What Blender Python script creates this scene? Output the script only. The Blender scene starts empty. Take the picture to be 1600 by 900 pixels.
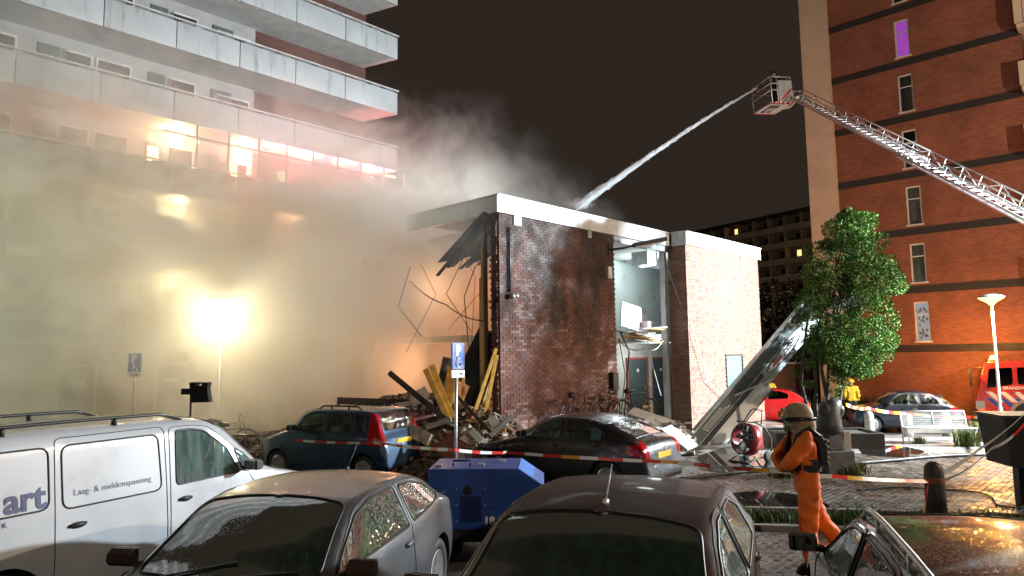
import bpy, math, random
from mathutils import Vector, Matrix
sc = bpy.context.scene
R = math.radians; PI = math.pi
# ------------------------------------------------------------------ camera
H = 2.5; FPX = 1073.0
PITCH = math.atan(107/FPX); ROLL = R(-0.77)
cam_d = bpy.data.cameras.new('Camera'); cam = bpy.data.objects.new('Camera', cam_d)
sc.collection.objects.link(cam)
cam_d.sensor_width = 36; cam_d.lens = 36*FPX/1600; cam_d.clip_end = 1500; cam_d.clip_start = .05
CM = Matrix.Rotation(PI/2+PITCH, 3, 'X') @ Matrix.Rotation(ROLL, 3, 'Z')
cam.matrix_world = Matrix.Translation((0, 0, H)) @ CM.to_4x4()
sc.camera = cam
# ------------------------------------------------------------------ night sky and exposure
w = bpy.data.worlds.new('World'); sc.world = w; w.use_nodes = True
bg = w.node_tree.nodes['Background']
bg.inputs[0].default_value = (.026, .0188, .0142, 1); bg.inputs[1].default_value = 1.0
sc.view_settings.view_transform = 'Standard'; sc.view_settings.look = 'None'
sc.view_settings.exposure = 0; sc.view_settings.gamma = 1
sc.render.engine = 'CYCLES'
cy = sc.cycles
cy.max_bounces = 8; cy.diffuse_bounces = 2; cy.glossy_bounces = 3; cy.transmission_bounces = 4
cy.transparent_max_bounces = 12; cy.volume_bounces = 3
cy.caustics_reflective = False; cy.caustics_refractive = False
cy.sample_clamp_indirect = 4; cy.use_denoising = True
cy.volume_step_rate = 2.5; cy.volume_max_steps = 128
cy.use_light_tree = True

# pixel of the 1600x900 photograph -> direction, ground point, point at a depth
def ray(px, py): return (CM @ Vector(((px-800)/FPX, (450-py)/FPX, -1))).normalized()
def G(px, py, z=0.0):
    d = ray(px, py); return Vector((0, 0, H)) + d*((z-H)/d.z)
def P(px, py, Y):
    d = ray(px, py); return Vector((0, 0, H)) + d*(Y/d.y)
D1 = Vector((.690, .724, 0)); D2 = Vector((-.724, .690, 0)); A1 = math.atan2(.724, .690)

# ------------------------------------------------------------------ lights of the place
def light(kind, name, loc, power, col, size=.1, target=None, spot=None, blend=.3):
    l = bpy.data.lights.new(name, kind); l.energy = power; l.color = col
    if kind in ('POINT', 'SPOT'): l.shadow_soft_size = size
    o = bpy.data.objects.new(name, l); sc.collection.objects.link(o); o.location = loc
    if kind == 'SPOT':
        l.spot_size = R(spot); l.spot_blend = blend
    if target is not None:
        o.rotation_euler = (Vector(target)-Vector(loc)).to_track_quat('-Z', 'Y').to_euler()
    return o
FLOOD = Vector((19.5, 17.4, 6.2))          # work lights on the ladder truck's mast, right of the frame
light('SPOT', 'flood_light', FLOOD, 56000, (.80, .92, 1.0), .25, (0, 22.5, 3.6), 122, 1.0)

# ------------------------------------------------------------------ materials
M = {}
def nt(m):
    m.use_nodes = True; t = m.node_tree; t.nodes.clear(); return t
def N(t, typ, **kw):
    n = t.nodes.new(typ)
    for k, v in kw.items():
        if isinstance(k, str) and k.startswith('i_'): n.inputs[int(k[2:])].default_value = v
        else: setattr(n, k, v)
    return n
def mat(name, col, rough=.6, metal=0, var=.25, vs=3.0, bump=0, bs=30, coat=0, emit=None, es=0, spec=.5, dirt=None, island=0, wet=0, alpha=1):
    """principled material with noise-driven colour variation, fine relief and optional dirt, per-piece tint, wet gloss"""
    m = bpy.data.materials.new(name); t = nt(m); L = t.links.new
    out = N(t, 'ShaderNodeOutputMaterial'); b = N(t, 'ShaderNodeBsdfPrincipled'); L(b.outputs[0], out.inputs[0])
    tc = N(t, 'ShaderNodeTexCoord')
    no = N(t, 'ShaderNodeTexNoise'); no.inputs['Scale'].default_value = vs; no.inputs['Detail'].default_value = 5
    L(tc.outputs['Object'], no.inputs['Vector'])
    mp = N(t, 'ShaderNodeMapRange'); mp.inputs[1].default_value = .3; mp.inputs[2].default_value = .7
    mp.inputs[3].default_value = 1-var; mp.inputs[4].default_value = 1+var*.6
    L(no.outputs['Fac'], mp.inputs[0])
    mul = N(t, 'ShaderNodeMix', data_type='RGBA', blend_type='MULTIPLY'); mul.inputs[0].default_value = 1
    mul.inputs[6].default_value = (*col, 1); L(mp.outputs[0], mul.inputs[7]); last = mul.outputs[2]
    if island:
        ge = N(t, 'ShaderNodeNewGeometry'); oi = N(t, 'ShaderNodeObjectInfo')
        ad = N(t, 'ShaderNodeMath', operation='ADD'); L(ge.outputs['Random Per Island'], ad.inputs[0]); L(oi.outputs['Random'], ad.inputs[1])
        fr = N(t, 'ShaderNodeMath', operation='FRACT'); L(ad.outputs[0], fr.inputs[0])
        m2 = N(t, 'ShaderNodeMapRange'); m2.inputs[3].default_value = 1-island; m2.inputs[4].default_value = 1+island*.7
        L(fr.outputs[0], m2.inputs[0])
        mu2 = N(t, 'ShaderNodeMix', data_type='RGBA', blend_type='MULTIPLY'); mu2.inputs[0].default_value = 1
        L(last, mu2.inputs[6]); L(m2.outputs[0], mu2.inputs[7]); last = mu2.outputs[2]
    if dirt:
        dc, ds, dth = dirt[:3]
        n2 = N(t, 'ShaderNodeTexNoise'); n2.inputs['Scale'].default_value = ds; n2.inputs['Detail'].default_value = 6; n2.inputs['Roughness'].default_value = .65
        if len(dirt) > 3:
            ms = N(t, 'ShaderNodeMapping'); ms.inputs['Scale'].default_value = (1, 1, dirt[3]); ge_ = N(t, 'ShaderNodeNewGeometry'); L(ge_.outputs['Position'], ms.inputs[0]); L(ms.outputs[0], n2.inputs['Vector'])
        else: L(tc.outputs['Object'], n2.inputs['Vector'])
        r2 = N(t, 'ShaderNodeMapRange'); r2.inputs[1].default_value = dth; r2.inputs[2].default_value = dth+.14
        L(n2.outputs['Fac'], r2.inputs[0])
        mx = N(t, 'ShaderNodeMix', data_type='RGBA'); L(r2.outputs[0], mx.inputs[0]); L(last, mx.inputs[6]); mx.inputs[7].default_value = (*dc, 1); last = mx.outputs[2]
    L(last, b.inputs['Base Color'])
    b.inputs['Roughness'].default_value = rough; b.inputs['Metallic'].default_value = metal
    b.inputs['Specular IOR Level'].default_value = spec
    rr = N(t, 'ShaderNodeMapRange'); rr.inputs[1].default_value = .35; rr.inputs[2].default_value = .65
    rr.inputs[3].default_value = max(.02, rough*(.8 if not wet else .35)); rr.inputs[4].default_value = min(1, rough*1.2)
    L(no.outputs['Fac'], rr.inputs[0]); L(rr.outputs[0], b.inputs['Roughness'])
    if coat: b.inputs['Coat Weight'].default_value = coat; b.inputs['Coat Roughness'].default_value = .06
    if bump:
        n3 = N(t, 'ShaderNodeTexNoise'); n3.inputs['Scale'].default_value = bs; n3.inputs['Detail'].default_value = 4
        L(tc.outputs['Object'], n3.inputs['Vector'])
        bp = N(t, 'ShaderNodeBump'); bp.inputs['Strength'].default_value = bump; bp.inputs['Distance'].default_value = .01
        L(n3.outputs['Fac'], bp.inputs['Height']); L(bp.outputs[0], b.inputs['Normal'])
    if emit: b.inputs['Emission Color'].default_value = (*emit, 1); b.inputs['Emission Strength'].default_value = es
    M[name] = m; return m

def paint(name, col, rough=.32, metal=.0, drops=.5, dscale=95, coat=1.0, dust=None, spec=.5):
    """wet car paint: clear coat with rain drops on it"""
    m = mat(name, col, rough, metal, .08, 1.5, coat=coat, dirt=dust, spec=spec); t = m.node_tree; L = t.links.new
    b = [n for n in t.nodes if n.type == 'BSDF_PRINCIPLED'][0]
    tc = [n for n in t.nodes if n.type == 'TEX_COORD'][0]
    vo = N(t, 'ShaderNodeTexVoronoi'); vo.inputs['Scale'].default_value = dscale; L(tc.outputs['Object'], vo.inputs['Vector'])
    mr = N(t, 'ShaderNodeMapRange'); mr.inputs[1].default_value = .38; mr.inputs[2].default_value = .0; mr.inputs[3].default_value = 0; mr.inputs[4].default_value = 1
    L(vo.outputs['Distance'], mr.inputs[0])
    bp = N(t, 'ShaderNodeBump'); bp.inputs['Strength'].default_value = drops; bp.inputs['Distance'].default_value = .004
    L(mr.outputs[0], bp.inputs['Height']); L(bp.outputs[0], b.inputs['Coat Normal']); L(bp.outputs[0], b.inputs['Normal'])
    return m

def glass(name, tint, mirror=.12, drops=.4, dscale=80, rough=.02, streak=False, haze=.0, hazecol=(.3,.4,.38)):
    """tinted pane: transparent with a fresnel reflection, rain drops as relief, thin milky film where fogged or as a painted reflection"""
    m = bpy.data.materials.new(name); t = nt(m); L = t.links.new
    out = N(t, 'ShaderNodeOutputMaterial'); tr = N(t, 'ShaderNodeBsdfTransparent'); tr.inputs[0].default_value = (*tint, 1)
    gl = N(t, 'ShaderNodeBsdfGlossy'); gl.inputs['Roughness'].default_value = rough
    fr = N(t, 'ShaderNodeLayerWeight'); fr.inputs[0].default_value = .25
    ad = N(t, 'ShaderNodeMath', operation='ADD', use_clamp=True); L(fr.outputs['Fresnel'], ad.inputs[0]); ad.inputs[1].default_value = mirror
    tc = N(t, 'ShaderNodeTexCoord'); mp = N(t, 'ShaderNodeMapping'); L(tc.outputs['Object'], mp.inputs[0])
    if streak: mp.inputs['Scale'].default_value = (1, 1, .12)
    vo = N(t, 'ShaderNodeTexVoronoi'); vo.inputs['Scale'].default_value = dscale; L(mp.outputs[0], vo.inputs['Vector'])
    mr = N(t, 'ShaderNodeMapRange'); mr.inputs[1].default_value = .42; mr.inputs[2].default_value = .05
    L(vo.outputs['Distance'], mr.inputs[0])
    bp = N(t, 'ShaderNodeBump'); bp.inputs['Strength'].default_value = drops; bp.inputs['Distance'].default_value = .004
    L(mr.outputs[0], bp.inputs['Height']); L(bp.outputs[0], gl.inputs['Normal'])
    mx = N(t, 'ShaderNodeMixShader'); L(ad.outputs[0], mx.inputs[0]); L(tr.outputs[0], mx.inputs[1]); L(gl.outputs[0], mx.inputs[2])
    last = mx.outputs[0]
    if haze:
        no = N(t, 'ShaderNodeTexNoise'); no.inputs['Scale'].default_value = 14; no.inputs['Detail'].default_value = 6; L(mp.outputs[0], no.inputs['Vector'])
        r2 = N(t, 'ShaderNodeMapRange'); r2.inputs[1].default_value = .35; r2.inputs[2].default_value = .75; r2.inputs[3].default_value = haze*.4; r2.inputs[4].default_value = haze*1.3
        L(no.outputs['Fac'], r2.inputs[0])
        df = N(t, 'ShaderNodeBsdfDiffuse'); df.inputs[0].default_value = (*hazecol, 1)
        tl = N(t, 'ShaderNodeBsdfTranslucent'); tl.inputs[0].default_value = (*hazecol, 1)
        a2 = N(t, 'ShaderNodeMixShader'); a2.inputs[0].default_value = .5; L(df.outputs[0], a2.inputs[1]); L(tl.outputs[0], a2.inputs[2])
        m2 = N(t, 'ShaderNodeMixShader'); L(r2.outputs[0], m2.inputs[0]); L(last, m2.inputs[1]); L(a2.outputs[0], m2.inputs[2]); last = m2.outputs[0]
    L(last, out.inputs[0]); M[name] = m; return m

def emis(name, col, s):
    m = bpy.data.materials.new(name); t = nt(m); out = N(t, 'ShaderNodeOutputMaterial'); e = N(t, 'ShaderNodeEmission')
    no = N(t, 'ShaderNodeTexNoise'); no.inputs['Scale'].default_value = 2.0
    r = N(t, 'ShaderNodeMapRange'); r.inputs[3].default_value = s*.8; r.inputs[4].default_value = s*1.2
    t.links.new(no.outputs['Fac'], r.inputs[0]); t.links.new(r.outputs[0], e.inputs[1])
    e.inputs[0].default_value = (*col, 1); t.links.new(e.outputs[0], out.inputs[0]); M[name] = m; return m

def brickmat(name, c1, c2, mortar, axis='x', bw=.225, bh=.075, rough=.85):
    m = bpy.data.materials.new(name); t = nt(m); L = t.links.new
    out = N(t, 'ShaderNodeOutputMaterial'); b = N(t, 'ShaderNodeBsdfPrincipled'); L(b.outputs[0], out.inputs[0])
    tc = N(t, 'ShaderNodeTexCoord'); se = N(t, 'ShaderNodeSeparateXYZ'); L(tc.outputs['Object'], se.inputs[0])
    co = N(t, 'ShaderNodeCombineXYZ'); L(se.outputs[0 if axis == 'x' else 1], co.inputs[0]); L(se.outputs[2], co.inputs[1])
    br = N(t, 'ShaderNodeTexBrick'); L(co.outputs[0], br.inputs['Vector'])
    br.inputs['Color1'].default_value = (*c1, 1); br.inputs['Color2'].default_value = (*c2, 1); br.inputs['Mortar'].default_value = (*mortar, 1)
    br.inputs['Scale'].default_value = 1; br.inputs['Mortar Size'].default_value = .007; br.inputs['Brick Width'].default_value = bw; br.inputs['Row Height'].default_value = bh
    no = N(t, 'ShaderNodeTexNoise'); no.inputs['Scale'].default_value = .7; no.inputs['Detail'].default_value = 6; L(tc.outputs['Object'], no.inputs['Vector'])
    mr = N(t, 'ShaderNodeMapRange'); mr.inputs[1].default_value = .3; mr.inputs[2].default_value = .7; mr.inputs[3].default_value = .75; mr.inputs[4].default_value = 1.15; L(no.outputs['Fac'], mr.inputs[0])
    mu = N(t, 'ShaderNodeMix', data_type='RGBA', blend_type='MULTIPLY'); mu.inputs[0].default_value = 1; L(br.outputs['Color'], mu.inputs[6]); L(mr.outputs[0], mu.inputs[7])
    L(mu.outputs[2], b.inputs['Base Color']); b.inputs['Roughness'].default_value = rough
    bp = N(t, 'ShaderNodeBump'); bp.inputs['Strength'].default_value = .6; bp.inputs['Distance'].default_value = .012; bp.invert = True
    L(br.outputs['Fac'], bp.inputs['Height']); L(bp.outputs[0], b.inputs['Normal']); M[name] = m; return m

# ------------------------------------------------------------------ mesh helpers
class MB:
    def __init__(s): s.v = []; s.f = []; s.mi = []; s.cur = 0
    def add(s, vs, fs):
        o = len(s.v); s.v += [tuple(v) for v in vs]; s.f += [tuple(i+o for i in f) for f in fs]; s.mi += [s.cur]*len(fs); return s
    def box(s, c, size, rot=None, taper=1):
        x, y, z = size[0]/2, size[1]/2, size[2]/2; t = taper
        vs = [Vector(p) for p in ((-x,-y,-z),(x,-y,-z),(x,y,-z),(-x,y,-z),(-x*t,-y*t,z),(x*t,-y*t,z),(x*t,y*t,z),(-x*t,y*t,z))]
        if rot is not None: vs = [rot @ v for v in vs]
        c = Vector(c); return s.add([v+c for v in vs], [(0,3,2,1),(4,5,6,7),(0,1,5,4),(1,2,6,5),(2,3,7,6),(3,0,4,7)])
    def b2(s, x0, x1, y0, y1, z0, z1): return s.box(((x0+x1)/2, (y0+y1)/2, (z0+z1)/2), (abs(x1-x0), abs(y1-y0), abs(z1-z0)))
    def bar(s, p0, p1, wd, ht=None, up=(0,0,1)):
        p0 = Vector(p0); p1 = Vector(p1); d = p1-p0; L = d.length; d.normalize(); up = Vector(up)
        if abs(d.dot(up)) > .98: up = Vector((1,0,0))
        sd = d.cross(up).normalized(); u = sd.cross(d)
        m = Matrix((d, sd, u)).transposed(); return s.box((p0+p1)/2, (L, wd, ht or wd), m)
    def tube(s, pts, r, n=6, cap=True):
        pts = [Vector(p) for p in pts]; k = len(pts); rs = r if isinstance(r, (list, tuple)) else [r]*k
        vs = []; prev = None
        for i, p in enumerate(pts):
            d = (pts[min(i+1, k-1)]-pts[max(i-1, 0)]).normalized()
            if prev is None:
                a = Vector((0,0,1)) if abs(d.z) < .9 else Vector((1,0,0)); a = (a-d*a.dot(d)).normalized()
            else:
                a = prev-d*prev.dot(d); a = a.normalized() if a.length > 1e-6 else d.orthogonal().normalized()
            prev = a; bb = d.cross(a)
            for j in range(n):
                t = 2*PI*j/n; vs.append(p+(a*math.cos(t)+bb*math.sin(t))*rs[i])
        fs = [(i*n+j, i*n+(j+1) % n, (i+1)*n+(j+1) % n, (i+1)*n+j) for i in range(k-1) for j in range(n)]
        if cap: fs += [tuple(range(n-1, -1, -1)), tuple((k-1)*n+j for j in range(n))]
        return s.add(vs, fs)
    def cyl(s, p0, p1, r0, r1=None, n=12): return s.tube([p0, p1], [r0, r0 if r1 is None else r1], n)
    def lathe(s, prof, n=16, mt=None, close=False):
        vs = []; k = len(prof)
        for (r, z) in prof:
            for j in range(n):
                t = 2*PI*j/n; v = Vector((r*math.cos(t), r*math.sin(t), z)); vs.append(mt @ v if mt is not None else v)
        kk = k if close else k-1
        fs = [(i*n+j, i*n+(j+1) % n, ((i+1) % k)*n+(j+1) % n, ((i+1) % k)*n+j) for i in range(kk) for j in range(n)]
        if not close:
            if prof[0][0] > 1e-4: fs.append(tuple(range(n-1, -1, -1)))
            if prof[-1][0] > 1e-4: fs.append(tuple((k-1)*n+j for j in range(n)))
        return s.add(vs, fs)
    def prism(s, poly, y0, y1, f=None):
        """polygon in (x,z) extruded from y0 to y1; f maps the point"""
        k = len(poly); f = f or (lambda v: v)
        vs = [f(Vector((x, y0, z))) for x, z in poly]+[f(Vector((x, y1, z))) for x, z in poly]
        return s.add(vs, [tuple(range(k)), tuple(range(2*k-1, k-1, -1))]+[(i, i+k, (i+1) % k+k, (i+1) % k) for i in range(k)])
    def blob(s, c, r, seed=0, n=8, m=6, amp=.15):
        rnd = random.Random(seed); vs = []; c = Vector(c)
        ph = [rnd.uniform(0, 6.28) for _ in range(6)]
        for i in range(m+1):
            th = PI*i/m
            for j in range(n):
                a = 2*PI*j/n
                q = 1+amp*(math.sin(2*a+ph[0])*math.sin(th+ph[1])+math.sin(3*th+ph[2]+a)*.6+rnd.uniform(-.5, .5)*.5)
                vs.append(c+Vector((r[0]*math.sin(th)*math.cos(a), r[1]*math.sin(th)*math.sin(a), r[2]*math.cos(th)))*1.0*q if i not in (0, m) else c+Vector((0, 0, r[2]*math.cos(th))))
        return s.add(vs, [(i*n+j, (i+1)*n+j, (i+1)*n+(j+1) % n, i*n+(j+1) % n) for i in range(m) for j in range(n)])
    def build(s, name, m, parent=None, smooth=False, bevel=0, loc=None, rot=None):
        me = bpy.data.meshes.new(name); me.from_pydata(s.v, [], s.f); me.update()
        ms = m if isinstance(m, (list, tuple)) else [m]
        for q in ms: me.materials.append(M[q] if isinstance(q, str) else q)
        if len(ms) > 1: me.polygons.foreach_set('material_index', s.mi)
        if smooth: me.polygons.foreach_set('use_smooth', [True]*len(me.polygons))
        o = bpy.data.objects.new(name, me); sc.collection.objects.link(o)
        if parent is not None: o.parent = parent
        if loc is not None: o.location = loc
        if rot is not None: o.rotation_euler = rot
        if bevel:
            bv = o.modifiers.new('bevel', 'BEVEL'); bv.width = bevel; bv.segments = 2; bv.limit_method = 'ANGLE'
            if smooth is False:
                me.polygons.foreach_set('use_smooth', [True]*len(me.polygons))
                bv.harden_normals = True
        return o
def tag(o, label=None, cat=None, group=None, kind=None):
    if label: o['label'] = label
    if cat: o['category'] = cat
    if group: o['group'] = group
    if kind: o['kind'] = kind
    return o
def thing(name, label, cat, loc=(0,0,0), rz=0, group=None):
    o = bpy.data.objects.new(name, None); sc.collection.objects.link(o); o.empty_display_size = .2
    o.location = loc; o.rotation_euler = (0, 0, rz); return tag(o, label, cat, group)
def copy_tree(o, parent=None):
    c = o.copy(); sc.collection.objects.link(c); c.parent = parent
    for ch in list(o.children): copy_tree(ch, c)
    return c
def text(s, size, m, parent, name='lettering', mt=None, ext=.004, bold=0, mapf=None, align='LEFT'):
    cu = bpy.data.curves.new(name, 'FONT'); cu.body = s; cu.size = size; cu.extrude = ext; cu.offset = bold; cu.align_x = align; cu.resolution_u = 3
    o = bpy.data.objects.new(name, cu); sc.collection.objects.link(o)
    dg = bpy.context.evaluated_depsgraph_get(); me = bpy.data.meshes.new_from_object(o.evaluated_get(dg))
    bpy.data.objects.remove(o); bpy.data.curves.remove(cu)
    if mt is not None: me.transform(mt)
    if mapf:
        for v in me.vertices: v.co = mapf(v.co)
    me.materials.clear(); me.materials.append(M[m]); me.name = name
    ob = bpy.data.objects.new(name, me); sc.collection.objects.link(ob); ob.parent = parent
    return ob
def interp(pts, x):
    """monotone cubic through key points"""
    if x <= pts[0][0]: return pts[0][1]
    if x >= pts[-1][0]: return pts[-1][1]
    n = len(pts)
    for i in range(n-1):
        if x <= pts[i+1][0]: break
    def sl(j):
        return (pts[j+1][1]-pts[j][1])/(pts[j+1][0]-pts[j][0])
    def tg(j):
        if j == 0: return sl(0)
        if j == n-1: return sl(n-2)
        a, b = sl(j-1), sl(j)
        return 0 if a*b <= 0 else 2*a*b/(a+b)
    h = pts[i+1][0]-pts[i][0]; t = (x-pts[i][0])/h
    return (2*t**3-3*t*t+1)*pts[i][1]+(t**3-2*t*t+t)*h*tg(i)+(3*t*t-2*t**3)*pts[i+1][1]+(t**3-t*t)*h*tg(i+1)
# ------------------------------------------------------------------ material set
mat('asphalt', (.045,.040,.036), .5, var=.35, vs=.8, bump=.5, bs=90, wet=1)
mat('road', (.05,.045,.045), .45, var=.3, vs=.6, bump=.4, bs=120, wet=1)
mat('paver', (.105,.082,.064), .5, var=.3, vs=2.5, bump=.4, bs=60, island=.45, wet=1)
mat('joint_sand', (.03,.027,.022), .9, var=.3, vs=6)
mat('slab', (.26,.25,.225), .5, var=.3, vs=1.2, bump=.3, bs=50, island=.22, wet=1, dirt=((.09,.085,.06), 1.1, .56))
mat('kerb', (.2,.19,.175), .6, var=.3, vs=3, bump=.3, island=.15, wet=1)
mat('soil', (.03,.024,.016), .9, var=.5, vs=5, bump=.8, bs=25)
mat('grass', (.06,.095,.025), .8, spec=.15, var=.5, vs=1.5, island=.5)
mat('grass_dry', (.14,.16,.055), .8, spec=.15, var=.4, vs=1.5, island=.5)
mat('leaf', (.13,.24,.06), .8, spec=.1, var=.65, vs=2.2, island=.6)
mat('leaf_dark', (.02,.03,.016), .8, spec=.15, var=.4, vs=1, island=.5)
mat('bark', (.06,.05,.04), .8, var=.4, vs=9, bump=.8, bs=25, dirt=((.17,.17,.14), 4, .58))
mat('concrete', (.36,.355,.34), .75, var=.15, vs=1.5, bump=.2, bs=40, dirt=((.2,.2,.19), 1.3, .6))
mat('panel_white', (.44,.47,.48), .45, var=.1, vs=1.2, bump=.08, bs=20, dirt=((.26,.28,.28), 3.2, .55, .12))
mat('panel_joint', (.16,.17,.18), .6)
mat('handrail', (.6,.6,.6), .4)
mat('soffit', (.5,.5,.48), .8, var=.15)
mat('beige', (.62,.50,.38), .75, var=.12, vs=.8, bump=.15, bs=50, dirt=((.45,.37,.28), .9, .6))
mat('band', (.022,.02,.02), .7, var=.2)
mat('dark_frame', (.05,.05,.055), .5)
mat('white_frame', (.62,.62,.6), .45, dirt=((.35,.34,.32), 5, .62))
mat('fascia', (.72,.75,.75), .4, var=.12, vs=1.5, dirt=((.38,.41,.41), 4, .56, .2))
mat('teal_room', (.55,.63,.6), .8, var=.15, vs=1, dirt=((.3,.33,.32), 2.2, .58))
mat('plaster', (.42,.26,.19), .9, var=.3, vs=.8, bump=.4, bs=20, dirt=((.16,.11,.08), .9, .52))
mat('ceil', (.5,.5,.46), .85, var=.2)
mat('mortar', (.115,.08,.068), .95, var=.3, vs=4, bump=.4)
mat('steel', (.4,.42,.43), .38, metal=.85, var=.15)
mat('galv', (.55,.56,.56), .42, metal=.7, var=.2, vs=6)
mat('alu', (.72,.74,.74), .35, metal=.55, var=.12, vs=4)
mat('black_plastic', (.012,.012,.013), .38, var=.2)
mat('rubber', (.014,.014,.014), .75, var=.2, bump=.2, bs=40)
mat('dark_interior', (.018,.018,.02), .8, var=.2)
mat('seat_cloth', (.03,.03,.034), .9, var=.2)
mat('door_grey', (.075,.105,.105), .5, var=.12, dirt=((.2,.24,.23), 6, .64))
mat('door_red', (.42,.09,.07), .5)
mat('teal_door', (.10,.34,.31), .4, var=.2, vs=2.5, dirt=((.4,.55,.5), 2.5, .6))
mat('timber', (.58,.31,.05), .7, var=.35, vs=5, bump=.3, bs=20)
mat('timber_pale', (.5,.37,.2), .75, var=.3, vs=5, bump=.3, bs=20)
mat('timber_dark', (.07,.05,.035), .8, var=.4, vs=5, bump=.4, bs=20)
mat('debris', (.16,.115,.08), .9, var=.5, vs=6, bump=.5, bs=25, island=.6)
mat('debris_pale', (.42,.38,.32), .85, var=.4, vs=6, bump=.4, bs=25, island=.4)
mat('char', (.02,.018,.016), .85, var=.5, vs=3, bump=.6, bs=18)
mat('redbrick_chunk', (.24,.085,.05), .9, var=.4, vs=6, bump=.6, bs=25, island=.4)
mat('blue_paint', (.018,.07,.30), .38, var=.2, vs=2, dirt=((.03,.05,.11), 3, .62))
mat('blue_lit', (.02,.17,.62), .35, var=.1)
mat('sign_blue', (.012,.10,.50), .3, var=.08)
mat('white_print', (.8,.8,.8), .45, var=.05)
mat('navy_print', (.02,.035,.13), .4, var=.05)
mat('red_print', (.55,.02,.02), .4, var=.1)
mat('black_print', (.01,.01,.01), .5, var=.1)
mat('grey_board', (.12,.14,.135), .65, var=.2, vs=1.5, dirt=((.2,.22,.22), 3, .62))
mat('white_board', (.74,.76,.76), .6, var=.1, vs=1.5, dirt=((.42,.43,.42), 2.2, .62))
mat('amber', (.8,.3,.02), .3)
mat('orange_cloth', (.80,.15,.012), .75, var=.22, vs=7, bump=.4, bs=16)
mat('black_cloth', (.016,.016,.018), .7, var=.3, vs=8, bump=.3)
mat('yellow_cloth', (.6,.42,.02), .7, var=.2)
mat('tan_cloth', (.33,.24,.13), .7, var=.5, vs=9, dirt=((.06,.035,.025), 9, .56))
mat('skin', (.36,.2,.14), .55, var=.1)
mat('stone', (.075,.078,.082), .5, var=.35, vs=5, bump=.35, bs=40, dirt=((.03,.03,.03), 3, .55))
mat('granite', (.32,.31,.29), .7, var=.3, vs=25, bump=.3, bs=60)
mat('dark_bollard', (.028,.026,.025), .55, var=.4, vs=12, bump=.3, bs=50)
mat('tape_white', (.75,.75,.74), .35, var=.08)
mat('tape_red', (.6,.03,.02), .35, var=.12)
mat('tape_yellow', (.7,.38,.03), .35, var=.12)
mat('hose', (.03,.028,.026), .5)
mat('bike_frame', (.03,.03,.032), .3, coat=.5)
mat('bike_frame_pale', (.32,.3,.26), .4)
mat('fan_red', (.30,.025,.03), .35, coat=.5)
mat('fire_red', (.55,.025,.012), .3, coat=1, var=.06)
mat('plate_yellow', (.75,.5,.02), .4)
mat('tail_red', (.40,.006,.012), .12, coat=1, var=.1)
mat('tail_clear', (.5,.4,.4), .1, coat=1)
mat('lamp_clear', (.42,.44,.45), .12, coat=1, var=.1, metal=.3)
mat('chrome', (.7,.7,.7), .12, metal=1, var=.05)
mat('rim', (.55,.56,.57), .28, metal=.8, var=.1)
mat('mirror', (.75,.78,.8), .03, metal=1, var=.02)
mat('curtain', (.42,.40,.36), .8, var=.3, vs=7)
glass('car_glass', (.34,.46,.42), .10, .5, 85)
glass('car_glass_dark', (.10,.14,.135), .07, .35, 85)
glass('wind_glass', (.10,.17,.135), .10, .04, 60, haze=.17, hazecol=(.15,.40,.25))  # green film painted in for lights reflected on the windscreen
glass('wet_glass', (.4,.6,.56), .06, .35, 70, streak=True, haze=.45, hazecol=(.42,.62,.58))
glass('wet_glass2', (.3,.42,.40), .08, .22, 70, streak=True, haze=.24, hazecol=(.36,.5,.47))
glass('dark_pane', (.05,.06,.06), .08, .05)
glass('clear_pane', (.8,.85,.85), .06, .05)
emis('lamp_warm', (1,.70,.3), 14); emis('lamp_orange', (1,.55,.14), 6); emis('beacon_amber', (1,.42,.03), 90)
emis('lit_window', (1,.62,.22), 1.6); emis('lit_pink', (.75,.12,.85), .75); emis('lit_pale', (.6,.7,.8), .5); emis('lit_warm_strong', (1,.6,.25), 14)
emis('flood_face', (.85,.94,1), 40)

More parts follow.
